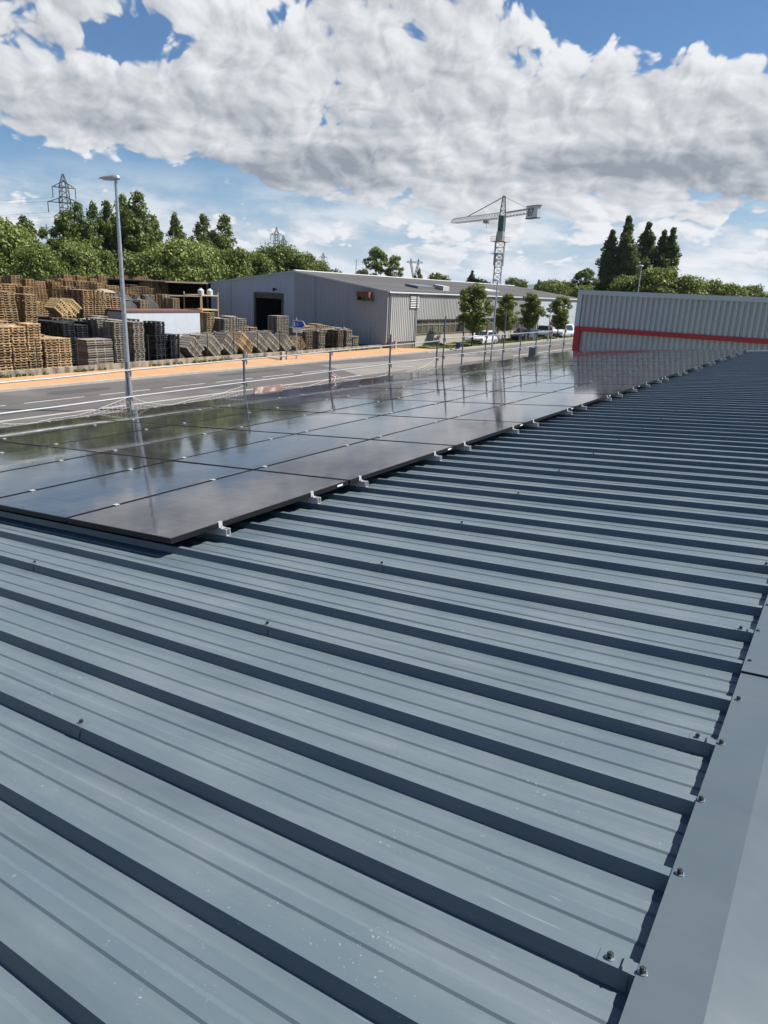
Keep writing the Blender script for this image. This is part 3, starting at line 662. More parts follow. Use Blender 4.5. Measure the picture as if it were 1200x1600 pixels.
# two tipped yellow stacks
for i, (yc, a) in enumerate(((28.1, R(48)), (28.95, R(48)))):
    for k in range(6):
        w = (k - 2.5) * 0.15
        o = inst('pallet', PM['yellowwood'], None, (-45.2, yc - w * math.sin(a) - .4 * math.cos(a), -0.80 + w * math.cos(a) - .4 * math.sin(a)), (a, 0, 0))
        tag(o, '%s slanted pallet of the %s pale yellow pile in the yard' % (ORD[k], ('left', 'right')[i]), 'pallet', 'yellow pallets in the yard')
mass('wooddark', 'support_pallets', [(-44.0, 27.4, 2, 3, 18, 0, Z0)], 'dark pallets under the pale yellow piles')

# white trailer body
tr = empty('trailer_body', (-45.2, 36.2, ZG), label='long white box body with a maroon top edge in the yard', cat='trailer')
MB().box((-46.5, 32.85, -3.3), (-43.9, 39.85, -1.04)).build('side_panel', M['white_panel'], tr)
for yy in np.arange(33.9, 39.6, 1.17): MB().box((-43.9, yy, -3.3), (-43.893, yy + 0.02, -1.05)).build('seam', M['greytrim'], tr)
MB().box((-46.55, 32.8, -1.04), (-43.86, 39.9, -0.90)).build('top_edge', M['maroon'], tr)
MB().box((-46.4, 33.0, -3.5), (-44.0, 39.7, -3.302)).build('chassis', M['dark'], tr)
for yy in (34.2, 38.2, 39.2):
    for xx in (-46.2, -44.3): MB().tube((xx - .15, yy, ZG + .5), (xx + .15, yy, ZG + .5), 0.48, n=16).build('wheel', M['tyre'], tr)
# dark heap under tarpaulin, with beige sheet
def heap(name, cx, cy, rx, ry, h, m, label, seed, z0=ZG):
    rg = random.Random(seed); mb = MB(); n, k = 22, 9
    ph = [rg.uniform(0, 6) for _ in range(6)]
    for j in range(k + 1):
        t = j / k
        for i in range(n):
            a = 2 * math.pi * i / n; q = 1 + 0.14 * math.sin(3 * a + ph[0] + 2 * t) + 0.09 * math.sin(5 * a + ph[1]) + 0.05 * math.sin(9 * a + ph[2] + 4 * t)
            rr = math.cos(t * math.pi / 2) ** 0.6 * q
            mb.v.append((cx + rx * rr * math.cos(a), cy + ry * rr * math.sin(a), z0 + h * math.sin(t * math.pi / 2) * (1 + .06 * math.sin(4 * a + ph[3]))))
    for j in range(k):
        for i in range(n): q = (i + 1) % n; mb.f.append([j * n + i, j * n + q, (j + 1) * n + q, (j + 1) * n + i])
    return tag(mb.build(name, m), label, 'heap')
heap('covered_heap', -53.5, 39.4, 1.6, 2.3, 3.95, M['tarp'], 'dark tarpaulin covered heap behind the white box body', 3)
heap('covered_heap', -55.5, 43.6, 1.5, 1.8, 3.8, M['tarp'], 'second dark covered heap nearer the open shed', 5)
tb = MB(); n = 8
for i in range(n):
    for j in range(n):
        a, b = i / (n - 1), j / (n - 1); tb.v.append((-55.0 + 2.2 * a, 37.6 + 3.6 * b, -0.25 + 0.55 * math.sin(b * 3.0) * (1 - .4 * a) - 0.5 * a + .05 * math.sin(9 * a + 5 * b)))
for i in range(n - 1):
    for j in range(n - 1): tb.f.append([i * n + j, (i + 1) * n + j, (i + 1) * n + j + 1, i * n + j + 1])
o = tb.build('tarpaulin', M['tarp2'], smooth=True); md = o.modifiers.new('thick', 'SOLIDIFY'); md.thickness = 0.02; tag(o, 'beige tarpaulin thrown over the dark heap', 'tarpaulin')
# open shed leaning on the warehouse
sh = empty('open_shed', (-63, 58, ZG), label='open dark shed with a flat roof left of the warehouse', cat='shed')
MB().box((-70, 51.0, 1.0), (-60.7, 64.0, 1.12)).build('roof', M['wooddark'], sh)
MB().box((-70, 63.8, ZG), (-60.7, 64.0, 0.99)).build('back_wall', M['dark'], sh)
MB().box((-70.0, 51.0, ZG), (-69.8, 63.79, 0.99)).build('side_wall', M['dark'], sh)
MB().box((-69.7, 50.6, -0.35), (-60.9, 56.5, -0.24)).build('shelf', M['woodgrey'], sh)
for xx, yy in ((-69.5, 50.8), (-66.5, 50.8), (-63.6, 50.8), (-60.95, 50.8), (-60.95, 57.0)): MB().box((xx - .08, yy - .08, ZG), (xx + .08, yy + .08, 0.998 if yy > 51 else -0.36)).build('post', M['wooddark'], sh)
def platform():
    p = empty('storage_rack', (-57, 52.2, ZG), label='yellowish storage rack carrying white jugs beside the warehouse', cat='rack')
    for z in (-1.5, -0.12): MB().box((-58.0, 50.9, z), (-55.4, 53.2, z + 0.09)).build('shelf', M['yellowwood'], p)
    for xx in (-57.95, -55.45):
        for yy in (50.95, 53.15): MB().box((xx - .04, yy - .04, ZG), (xx + .04, yy + .04, 0.25)).build('post', M['yellowwood'], p)
platform()
for i, yy in enumerate((51.3, 52.5)):
    o = MB().tube((-55.9, yy, -0.028), (-55.9, yy, 0.42), 0.30, 0.30, n=14).tube((-55.9, yy, 0.42), (-55.9, yy, 0.56), 0.30, 0.12, n=14).tube((-55.9, yy, 0.56), (-55.9, yy, 0.64), 0.11, n=12).build('white_drum', M['white_panel'])
    tag(o, 'white plastic drum on the rack, %s of two' % ('left', 'right')[i], 'drum', 'white drums on the rack')
o = MB().box((-60.0, 49.4, -2.5), (-57.9, 49.5, -0.6)).build('grey_sheet', M['greytrim']); tag(o, 'blue grey sheet standing under the shed shelf', 'sheet')

# ================================================================== WAREHOUSE
X0, X1, Y0, Y1, XR = -60.5, -37.4, 57.1, 112.0, -48.7
EZ, RZ = 1.12, 2.60
wh = empty('warehouse', (-49, 84, ZG), label='large grey clad warehouse with dark doorway and low pitched roof', cat='warehouse')
def clad(name, m, p0, p1, z0f, ztop, parent, per=0.30, dep=0.035, nrm=1, wid=0.5):
    """profiled cladding from p0 to p1 (x,y); ztop(t) gives the upper edge, t in metres"""
    p0, p1 = Vector((*p0, 0)), Vector((*p1, 0)); L = (p1 - p0).length; d = (p1 - p0) / L; nv = Vector((d.y, -d.x, 0)) * nrm
    mb = MB(); t = 0.0; prof = []
    while t < L:
        for q, w in ((0.0, 0), (per * wid, 0), (per * (wid + .12), 1), (per * .88, 1)):
            if t + q <= L: prof.append((t + q, w))
        t += per
    prof.append((L, 0))
    for (q, w) in prof:
        p = p0 + d * q + nv * (w * dep); zt = ztop(q) if callable(ztop) else ztop; zb = z0f(q) if callable(z0f) else z0f
        mb.v += [(p.x, p.y, zb), (p.x, p.y, zt)]
    for i in range(len(prof) - 1): mb.f.append([2 * i, 2 * i + 2, 2 * i + 3, 2 * i + 1])
    return mb.build(name, m, parent)
hL = lambda q: EZ + (RZ - EZ) * q / (XR - X0)
hR = lambda q: RZ - (RZ - EZ) * q / (X1 - XR)
DL, DR, DT = -53.95, -50.35, 0.30
clad('gable_cladding', M['wh_clad'], (X0, Y0), (DL - 0.15, Y0), ZG, hL, wh)
clad('gable_cladding', M['wh_clad'], (DL - 0.15, Y0), (DR + 0.2, Y0), DT + 0.12, lambda q: hL(q + DL - 0.15 - X0), wh)
clad('gable_cladding', M['wh_clad'], (DR + 0.2, Y0), (XR, Y0), ZG, lambda q: hL(q + DR + 0.2 - X0), wh)
clad('gable_cladding', M['wh_clad2'], (XR, Y0), (X1, Y0), ZG + 0.25, hR, wh)
dr = MB().box((DL - 0.05, Y0 + 0.06, DT - 0.42), (DR + 0.05, Y0 + 0.30, DT)).build('door', M['wooddark'], wh)
MB().box((DL - 0.22, Y0 - 0.06, ZG), (DL, Y0 + 0.12, DT + 0.14)).build('door_jamb', M['jamb'], wh); MB().box((DR, Y0 - 0.06, ZG), (DR + 0.26, Y0 + 0.12, DT + 0.14)).build('door_jamb', M['jamb'], wh)
MB().box((DL, Y0 - 0.10, DT + 0.0), (DR, Y0 - 0.02, DT + 0.16)).build('lintel', M['jamb'], wh)
MB().box((DL - 3, Y0 + 9.0, ZG), (DR + 3, Y0 + 9.1, 1.0)).build('inner_wall', M['dark'], wh); MB().box((DL - 3, Y0 + 0.3, ZG + 0.03), (DL - 2.9, Y0 + 9, 1.0)).build('inner_wall', M['dark'], wh); MB().box((DR + 3, Y0 + 0.3, ZG + 0.03), (DR + 3.1, Y0 + 9, 1.0)).build('inner_wall', M['dark'], wh)
MB().tube((-50.9, Y0 - 0.08, 0.78), (-50.9, Y0 - 0.55, 0.92), 0.05, n=8).tube((-50.9, Y0 - 0.55, 0.92), (-50.9, Y0 - 0.62, 0.62), 0.16, 0.09, n=10).build('wall_lamp', M['dark'], wh)
WY0 = 62.5
clad('road_cladding', M['wh_road'], (X1, Y0), (X1, WY0), ZG + 0.62, EZ - 0.06, wh, per=0.34, dep=0.05)
clad('road_cladding', M['wh_road'], (X1, WY0), (X1, 95.0), -1.44, EZ - 0.06, wh, per=0.34, dep=0.05)
clad('road_cladding', M['wh_white'], (X1, 95.0), (X1, Y1), ZG + 0.3, EZ - 0.06, wh, per=0.34, dep=0.03)
MB().box((X1 - 0.25, Y0 + 0.1, ZG), (X1 - 0.06, WY0 - 0.01, ZG + 0.615)).build('plinth', M['wooddark'], wh)
MB().box((X1 - 0.25, WY0, ZG), (X1 - 0.03, 94.9, -2.92)).build('block_wall', M['block'], wh)
MB().box((X1 - 0.05, WY0, -2.919), (X1 + 0.03, 94.9, -2.82)).build('sill', M['wooddark'], wh)
MB().box((X1 - 0.20, WY0, -1.60), (X1 + 0.04, 94.9, -1.442)).build('window_head', M['dark'], wh)
pm = MB().box((0, 0.03, 0), (0.02, 1.17, 0.78)).mesh('pane', M['pane']); pm2 = MB().box((0, 0.03, 0), (0.02, 1.17, 0.34)).mesh('pane', M['pane'])
wn = MB(); yy = WY0 + 0.02; nwin = 0
while yy < 94:
    fr = MB().box((X1 - 0.08, yy - 0.03, -2.82), (X1 - 0.01, yy + 0.03, -1.60)).box((X1 - 0.08, yy + 0.031, -2.01), (X1 - 0.01, yy + 1.169, -1.96)).build('window_frame', M['mullion'], wh)
    for me, z in ((pm, -2.80), (pm2, -1.955)):
        o = inst('pane', me, fr); o.location = Vector((X1 - 0.09, yy, z)) - wh.location
    yy += 1.2
def slab(name, m, pts, th=0.08, parent=wh):
    mb = MB(); n = len(pts); mb.v = [tuple(p) for p in pts] + [(p[0], p[1], p[2] - th) for p in pts]
    mb.f = [list(range(n)), list(range(n, 2 * n))[::-1]] + [[i, n + i, n + (i + 1) % n, (i + 1) % n] for i in range(n)]
    return mb.build(name, m, parent)
def roofplane(name, xa, za, xb, zb, y0, y1, m):
    """fibre cement roof with waves across, drawn along the ridge"""
    mb = MB(); L = math.hypot(xb - xa, zb - za); ny = int((y1 - y0) / 0.5)
    for i in range(ny * 2 + 1):
        y = y0 + (y1 - y0) * i / (ny * 2); o = 0.035 if i % 2 else 0.0
        mb.v += [(xa, y, za + o), (xb, y, zb + o)]
    for i in range(ny * 2): mb.f.append([2 * i, 2 * i + 1, 2 * i + 3, 2 * i + 2])
    return mb.build(name, m, wh)
rfp = roofplane('roof', XR, RZ + 0.10, X1 + 0.25, EZ + 0.06, Y0 - 0.12, Y1 + 0.1, M['wh_roof'])
roofplane('roof', X0 - 0.25, EZ + 0.06, XR, RZ + 0.10, Y0 - 0.12, Y1 + 0.1, M['wh_roof'])
MB().prism([(XR - 0.35, RZ + 0.10), (XR, RZ + 0.20), (XR + 0.35, RZ + 0.10), (XR, RZ + 0.145)], Y0 - 0.13, Y1 + 0.1).build('ridge_tile', M['wh_trim'], wh)
MB().box((X1 + 0.05, Y0 - 0.1, EZ - 0.10), (X1 + 0.24, Y1, EZ + 0.03)).build('gutter', M['greytrim'], wh)
MB().box((X1 + 0.0, Y0 - 0.14, EZ - 0.06), (X1 + 0.30, Y0 - 0.05, EZ + 0.10)).build('gutter_end', M['white_paint'], wh)
MB().prism([(XR, RZ + 0.12), (X1 + 0.25, EZ + 0.09), (X1 + 0.25, EZ - 0.05), (XR, RZ - 0.03)], Y0 - 0.125, Y0 - 0.08).build('verge_board', M['greytrim'], wh)
MB().prism([(X0 - 0.25, EZ + 0.09), (XR, RZ + 0.12), (XR, RZ - 0.03), (X0 - 0.25, EZ - 0.05)], Y0 - 0.125, Y0 - 0.08).build('verge_board', M['wh_clad'], wh)
sk = slab('skylight', M['zincdark'], [(-41.2, 66.2, 1.98), (-39.6, 66.2, 1.78), (-39.6, 69.8, 1.78), (-41.2, 69.8, 1.98)], 0.4)
slab('skylight', M['wh_trim'], [(-40.2, 70.4, 2.05), (-38.9, 70.4, 1.9), (-38.9, 71.8, 1.9), (-40.2, 71.8, 2.05)], 0.55)
slab('skylight', M['wh_trim'], [(-42.6, 84, 2.02), (-40.2, 84, 1.71), (-40.2, 88, 1.71), (-42.6, 88, 2.02)], 0.2)
for z in np.arange(-0.34, 1.0, 0.165): MB().prism([(X1 + 0.06, z), (X1 + 0.13, z + 0.02), (X1 + 0.06, z + 0.11)], 61.05, 62.65).build('louvre_slat', M['wh_trim'], wh)
MB().box((X1 + 0.052, 61.0, -0.38), (X1 + 0.058, 62.7, 1.0)).build('louvre_back', M['dark'], wh)
for yy in (57.35, 62.2, 75.0, 86.0):
    MB().tube((X1 + 0.13, yy, EZ - 0.10), (X1 + 0.13, yy, ZG + 0.1), 0.05, n=8).build('downpipe', M['zincdark'], wh)
for xx in (-57.5, -46.0, -42.0): MB().box((xx, Y0 - 0.055, ZG + 0.3), (xx + 0.05, Y0 - 0.042, hL(xx - X0) - 0.1 if xx < XR else hR(xx - XR) - 0.1)).build('cladding_joint', M['wh_clad2'], wh)
MB().box((DL + 0.3, Y0 + 3.0, ZG + 0.03), (DL + 1.5, Y0 + 4.2, -2.2)).build('crate', M['wooddark'], wh); MB().box((DR - 1.6, Y0 + 5.0, ZG + 0.03), (DR - 0.3, Y0 + 6.2, -1.6)).build('crate', M['wood'], wh)
hu = MB().box((-40.5, Y0 - 0.75, 0.55), (-39.1, Y0 - 0.05, 1.02)).build('heater_unit', M['rust'], wh); MB().box((-40.6, Y0 - 0.7, 0.22), (-38.9, Y0 - 0.05, 0.27)).box((-40.5, Y0 - 0.65, 0.27), (-40.42, Y0 - 0.06, 0.549)).box((-39.1, Y0 - 0.65, 0.27), (-39.02, Y0 - 0.06, 0.549)).build('bracket', M['wooddark'], wh)
clad('rear_cladding', M['wh_clad'], (X1, Y1), (X0, Y1), ZG, EZ, wh, per=1.0); clad('side_cladding', M['wh_clad'], (X0, Y1), (X0, Y0), ZG, EZ, wh, per=1.0)
MB().box((X1 + .03, 71.8, -1.86), (X1 + 0.55, 73.6, -1.74)).build('canopy', M['wh_white'], wh)
for i, yy in enumerate((57.4, 57.75)): tag(MB().box((-37.35 + .4 * i, yy, ZG), (-37.15 + .4 * i, yy + .2, -3.1 - .2 * i)).build('gate_post', M['block']), ('pale gate post', 'shorter gate post')[i] + ' at the warehouse corner by the path', 'post')

# ================================================================== GREY BUILDING WITH RED BAND (beyond our roof)
YB = 40.0
rb = empty('red_trimmed_building', (0, 46, ZG), label='silver grey clad building with red band beyond the roof end', cat='building')
MB().box((-13.5, YB + 0.06, ZG), (14, 54, 1.48)).build('core', M['redgrey'], rb)
clad('cladding', M['redgrey'], (-13.45, YB - 0.02), (14, YB - 0.02), -0.20, 1.56, rb, per=0.28, dep=0.095, wid=0.28)
clad('cladding', M['redgrey'], (-13.2, YB + 0.04), (14, YB + 0.04), ZG, -0.42, rb, per=0.28, dep=0.085, wid=0.28)
MB().box((-13.66, YB - 0.18, 1.53), (14.1, YB + 0.12, 1.78)).build('top_trim', M['greytrim'], rb)
MB().box((-13.66, YB - 0.17, -0.18), (-13.40, YB + 0.12, 1.528)).build('corner_trim', M['greytrim'], rb)
MB().box((-13.62, YB - 0.19, -0.44), (14.05, YB + 0.05, -0.19)).build('red_band', M['redtrim'], rb)
MB().box((-13.62, YB - 0.19, ZG), (-13.28, YB + 0.05, -0.442)).build('red_corner', M['redtrim'], rb)
clad('side_cladding', M['redgrey'], (-13.52, 54), (-13.52, YB + 0.13), ZG, 1.5, rb, per=0.28, dep=0.095, wid=0.28)

# ================================================================== LAMPS, SIGN, SMALL THINGS
def lamp(x, y, ztop, zbase, label, rot=0.0, rb_=0.115, rt_=0.055, head=1.0):
    o = empty('street_lamp', (x, y, zbase), (0, 0, 0), label, 'street lamp', 'street lamps')
    h = ztop - zbase
    MB().tube((0, 0, 0.05), (0, 0, 1.1), rb_ * 1.25, rb_ * 1.2, n=14).tube((0, 0, 1.1), (0, 0, h), rb_, rt_, n=14).build('pole', M['zinc'], o, local=True, smooth=False)
    MB().box((-.14, -.14, 0), (.14, .14, 0.05)).build('base_plate', M['zincdark'], o, local=True)
    hd = MB(); n = 12
    sec = [(-0.17, 0.06, 0.07), (-0.10, 0.11, 0.13), (0.1, 0.13, 0.14), (0.35, 0.14, 0.105), (0.60, 0.09, 0.055), (0.70, 0.02, 0.012)]
    for (xx, w, q) in sec:
        for i in range(n):
            a = 2 * math.pi * i / n; zz = math.sin(a) * q; hd.v.append((xx * head, math.cos(a) * w * head, (zz if zz > 0 else zz * 0.45) * head + h + 0.05 + 0.02 * (0.7 - xx)))
    for k in range(len(sec) - 1):
        for i in range(n): j = (i + 1) % n; hd.f.append([k * n + i, k * n + j, (k + 1) * n + j, (k + 1) * n + i])
    hd.f.append(list(range(n))[::-1]); hd.f.append([(len(sec) - 1) * n + i for i in range(n)])
    H = hd.build('lamp_head', M['zinc'], o, smooth=True, local=True); H.rotation_euler = (0, 0, rot)
    L = MB().box((0.12 * head, -0.07 * head, h - 0.012), (0.50 * head, 0.07 * head, h + 0.035)).build('lens', M['lens'], H, local=True)
    return o
lamp(-25.3, 18.35, 4.93, ZG + 0.1, 'tall galvanised street lamp in front of the pallet yard', R(205))
lamp(-25.3, 54.5, 2.35, ZG + 0.1, 'slim street lamp before the second roadside tree', R(200), 0.075, 0.05, 0.5)
lamp(-26.0, 101.0, 5.6, ZG + 0.1, 'far street lamp standing before the dark poplars', R(180), 0.09, 0.05, 1.2)
lamp(-33.2, 88.5, -0.35, ZG + 0.1, 'short post lamp before the white end of the warehouse', R(180), 0.07, 0.05, 0.6)
sg = empty('direction_sign', (-35.5, 41.6, ZG + 0.1), label='blue arrow direction sign on a grey pole by the footpath', cat='sign')
MB().tube((0, 0, 0), (0, 0, 3.02), 0.045, n=10).build('pole', M['zinc'], sg, local=True)
a0, a1, tip, zz0, zz1 = -0.30, 0.62, 0.92, 2.30, 2.85
def arrow(off, i, m, name):
    P = [(a0 + i, zz0 + i), (a1 - i * .3, zz0 + i), (tip - 1.2 * i, (zz0 + zz1) / 2), (a1 - i * .3, zz1 - i), (a0 + i, zz1 - i)]
    mb = MB(); mb.v = [(p, off, q) for p, q in P] + [(p, off + 0.02, q) for p, q in P]; n = 5
    mb.f = [list(range(n)), list(range(n, 2 * n))[::-1]] + [[i_, n + i_, n + (i_ + 1) % n, (i_ + 1) % n] for i_ in range(n)]
    return mb.build(name, m, sg, local=True)
arrow(-0.075, 0.0, M['white_paint'], 'sign_border'); arrow(-0.099, 0.05, M['blue_sign'], 'sign_face')
def text(body, size, m, parent, loc, rot, name='lettering', ext=0.004, align='LEFT'):
    c = bpy.data.curves.new(name, 'FONT'); c.body = body; c.size = size; c.extrude = ext; c.align_x = align; c.materials.append(m)
    tmp = bpy.data.objects.new(name, c); COL.objects.link(tmp); bpy.context.view_layer.update()
    me = bpy.data.meshes.new_from_object(tmp.evaluated_get(bpy.context.evaluated_depsgraph_get())); bpy.data.objects.remove(tmp)
    if not me.materials: me.materials.append(m)
    me.name = name
    return inst(name, me, parent, loc, rot)
MB().box((-0.20, -0.106, 2.42), (-0.04, -0.100, 2.54)).box((-0.18, -0.106, 2.57), (-0.06, -0.100, 2.74)).build('pictogram', M['white_paint'], sg, local=True)
text('ZI', 0.20, M['white_paint'], sg, (0.09, -0.103, 2.50), (R(90), 0, 0))
MB().box((a0, -0.095, 1.96), (a1 - 0.02, -0.075, 2.28)).build('lower_plate', M['white_paint'], sg, local=True)
hp = empty('hoop_barrier', (-35.6, 41.0, ZG + 0.1), label='small dark hoop barrier at the foot of the blue sign', cat='barrier')
MB().tube((0, -0.45, 0), (0, -0.45, 0.6), 0.04, n=8).tube((0, 0.75, 0), (0, 0.75, 0.6), 0.04, n=8).tube((0, -0.45, 0.6), (0, 0.75, 0.6), 0.035, n=8).build('hoop', M['fence_post'], hp, local=True)
MB().box((-0.12, -1.05, 0), (0.12, -0.75, 0.62)).build('marker', M['block'], hp, local=True)
bn = empty('wheeled_bin', (-33.0, 63.4, ZG + 0.1), (0, 0, R(25)), 'small blue bin at the roadside just before the first tree', 'bin')
mb = MB(); mb.v = [(-.22, -.24, 0.1), (.22, -.24, 0.1), (.22, .24, 0.1), (-.22, .24, 0.1), (-.28, -.29, .92), (.30, -.29, .92), (.30, .29, .92), (-.28, .29, .92)]
mb.f = [[0, 3, 2, 1], [0, 1, 5, 4], [1, 2, 6, 5], [2, 3, 7, 6], [3, 0, 4, 7], [4, 5, 6, 7]]
bn.scale = (.75, .75, .68); mb.build('body', M['bluebin'], bn, local=True); MB().box((-.32, -.31, .921), (.34, .31, .98)).build('lid', M['bluebin'], bn, local=True); MB().tube((-.24, -.28, .1), (-.24, .28, .1), 0.1, n=12).build('wheel', M['tyre'], bn, local=True)
cb = empty('utility_cabinet', (-24.6, 62.0, ZG + 0.1), label='dark grey utility cabinet at the near kerb beside the guard posts', cat='cabinet')
bevel(MB().box((-0.35, -0.25, 0), (0.35, 0.25, 0.9)).build('body', M['zincdark'], cb, local=True), 0.02); MB().box((-0.30, -0.262, 0.08), (0.30, -0.251, 0.82)).build('door', M['zincdark'], cb, local=True)
for i, (x, y) in enumerate(((-31.2, 76.0), (-31.3, 81.0), (-31.4, 86.0), (-31.5, 91.0))):
    o = empty('bollard', (-33.95, y, ZG + 0.1), label='dark bollard along the verge, %s from the near end' % ORD[i], cat='bollard', group='bollards along the verge')
    MB().tube((0, 0, 0), (0, 0, 0.95), 0.07, n=10).build('post', M['wooddark'], o, local=True); MB().tube((0, 0, 0.95), (0, 0, 1.03), 0.07, 0.03, n=10).build('cap', M['zincdark'], o, local=True)

# ================================================================== CARS
def car(x, y, rz, paint, label, L=3.95, H=1.47, W=1.70, kind='hatch'):
    c = empty('parked_car', (x, y, ZG + 0.09), (0, 0, rz), label, 'car', 'cars parked before the warehouse')
    h = L / 2
    if kind == 'hatch': P = [(h - .02, .25), (h, .52), (h - .10, .70), (h - .92, .93), (h - 1.62, H - .06), (h - 2.1, H), (-h + .75, H - .03), (-h + .28, H - .22), (-h + .05, .95), (-h, .62), (-h + .03, .27)]
    else: P = [(h - .02, .25), (h, .58), (h - .12, .80), (h - .95, 1.02), (h - 1.65, H - .06), (h - 2.1, H), (-h + .25, H - .02), (-h + .06, H - .35), (-h, 1.0), (-h, .5), (-h + .03, .27)]
    zs = 0.93
    def hw(z): return W / 2 - 0.04 if z < 0.4 else (W / 2 if z <= zs + .1 else W / 2 - (z - zs) * 0.36)
    mb = MB(); n = len(P)
    for s in (-1, 1):
        for (px, pz) in P: mb.v.append((px, s * hw(pz), pz))
    for i in range(n): j = (i + 1) % n; mb.f.append([i, j, n + j, n + i])
    mb.f.append(list(range(n))); mb.f.append(list(range(n, 2 * n))[::-1])
    b = bevel(mb.build('body', paint, c, local=True), 0.05, 3)
    i0, i1 = (3, 4)
    def inset(p, q, t0, t1, y, off):
        (ax, az), (bx, bz) = p, q; d = Vector((bx - ax, bz - az)); nn = Vector((d.y, -d.x)).normalized()
        if nn.y < 0: nn = -nn
        r = []
        for t, s in ((t0, -1), (t0, 1), (t1, 1), (t1, -1)):
            px, pz = ax + d.x * t + nn.x * off, az + d.y * t + nn.y * off; r.append((px, s * (hw(pz) - y), pz))
        return r
    MB().poly(inset(P[3], P[4], .08, .94, .10, .012)).build('windscreen', M['car_glass'], c, local=True)
    MB().poly(inset(P[8], P[7], .1, .92, .12, .014)).build('rear_window', M['car_glass'], c, local=True)
    for s in (-1, 1):
        for xa, xb, ta, tb_ in ((h - 1.10, -0.12, 0.42, 0.0), (-0.20, -h + .55, 0.0, 0.16)):
            z0, z1 = zs + .05, H - .12
            q = [(xa, s * (hw(z0) + .012), z0), (xb, s * (hw(z0) + .012), z0), (xb + (tb_ if xb < -.5 else 0), s * (hw(z1) + .012), z1), (xa - ta, s * (hw(z1) + .012), z1)]
            MB().poly(q).build('side_window', M['car_glass'], c, local=True)
        for xx in (h - .78, -h + .72):
            w = empty('wheel', (xx, s * (W / 2 - .10), .30)); w.parent = c
            MB().tube((0, -.11, 0), (0, .11, 0), .30, n=20).build('tyre', M['tyre'], w, local=True); MB().tube((0, s * .105, 0), (0, s * .125, 0), .19, n=14).build('rim', M['rim'], w, local=True)
        MB().box((h - .22, s * .62 - .16, .60), (h - .035, s * .62 + .16, .73)).build('headlight', M['lens'], c, local=True)
        MB().box((-h - .005, s * .66 - .11, .72), (-h + .10, s * .66 + .11, .92)).build('tail_light', M['redlens'], c, local=True)
        MB().box((h - 1.25, s * (W / 2 + .10) - .08, .96), (h - 1.12, s * (W / 2 + .10) + .08, 1.08)).build('mirror', paint, c, local=True)
    MB().box((h - .04, -.55, .32), (h + .012, .55, .47)).build('grille', M['dark'], c, local=True)
    return c
car(-34.9, 73.2, R(-90), M['car_white'], 'small white hatchback parked between the first two roadside trees')
car(-35.3, 85.6, R(-90), M['car_dark'], 'dark grey hatchback parked behind the white hatchback', 4.1, 1.5)
car(-35.9, 94.0, R(-78), M['car_white'], 'white estate car, left of two white cars further on', 4.3, 1.65, 1.75, 'van')
car(-35.3, 99.8, R(-92), M['car_white'], 'white tall car, right of two white cars further on', 4.4, 1.75, 1.8, 'van')
car(-34.8, 107.5, R(-90), M['car_dark'], 'dark car farthest along beside the grey building', 4.4, 1.7, 1.8, 'van')

# ================================================================== TOWER CRANE
def lattice(mb, p0, p1, w0, w1, nseg, r, rd, tri=False):
    """four chord lattice from p0 to p1, square section w0 -> w1"""
    p0, p1 = Vector(p0), Vector(p1); d = (p1 - p0).normalized()
    a = Vector((0, 0, 1)) if abs(d.z) < 0.7 else Vector((1, 0.35, 0)).normalized()
    s = d.cross(a).normalized(); t = s.cross(d).normalized(); rings = []
    for i in range(nseg + 1):
        f = i / nseg; c = p0.lerp(p1, f); w = (w0 + (w1 - w0) * f) / 2
        if tri: rings.append([c + s * w - t * w, c - s * w - t * w, c + t * w])
        else: rings.append([c + s * w + t * w, c - s * w + t * w, c - s * w - t * w, c + s * w - t * w])
    m = len(rings[0])
    for i in range(nseg):
        for k in range(m):
            mb.tube(rings[i][k], rings[i + 1][k], r, n=4, cap=False)
            k2 = (k + 1) % m
            mb.tube(rings[i][k], rings[i + 1][k2], rd, n=3, cap=False); mb.tube(rings[i + 1][k], rings[i + 1][k2], rd, n=3, cap=False)
    return mb
CX, CY = -90.2, 196.4
ck = empty('tower_crane', (CX, CY, ZG), label='pale tower crane with green head and lattice jib', cat='crane')
MB().box((CX - 2, CY - 2, ZG), (CX + 2, CY + 2, ZG + .8)).build('base', M['block'], ck)
lattice(MB(), (CX, CY, ZG + .8), (CX, CY, 12.0), 2.0, 2.0, 9, 0.13, 0.075).build('mast', M['crane_white'], ck)
lattice(MB(), (CX, CY, 9.0), (CX, CY, 15.4), 2.5, 2.5, 4, 0.13, 0.075).build('mast_collar', M['crane_white'], ck)
pl = MB().box((CX - 2.0, CY - 2.0, 15.3), (CX + 2.0, CY + 2.0, 15.5)); 
for sx in (-2, 2):
    for sy in (-2, 2): pl.tube((CX + sx, CY + sy, 15.5), (CX + sx, CY + sy, 16.6), 0.06, n=4)
for z in (16.0, 16.6):
    for a, b in (((-2, -2), (2, -2)), ((2, -2), (2, 2)), ((2, 2), (-2, 2)), ((-2, 2), (-2, -2))): pl.tube((CX + a[0], CY + a[1], z), (CX + b[0], CY + b[1], z), 0.05, n=4)
pl.build('platform', M['crane_white'], ck)
MB().box((CX - 2.2, CY - .9, 12.1), (CX + 1.0, CY + .9, 12.25)).build('landing', M['crane_white'], ck)
MB().tube((CX, CY, 15.5), (CX, CY, 18.0), 1.45, 1.25, n=12).build('slewing_ring', M['crane_white'], ck)
MB().box((CX - 0.8, CY - 0.8, 18.0), (CX + 0.8, CY + 0.8, 22.2)).build('cab_section', M['crane_green'], ck)
lattice(MB(), (CX, CY, 22.2), (CX, CY, 27.2), 1.6, 0.6, 4, 0.11, 0.07).build('head', M['crane_green'], ck)
J0, J1 = Vector((CX, CY, 22.3)), Vector((-113.3, 209.6, 22.2)); jd = (J1 - J0).normalized()
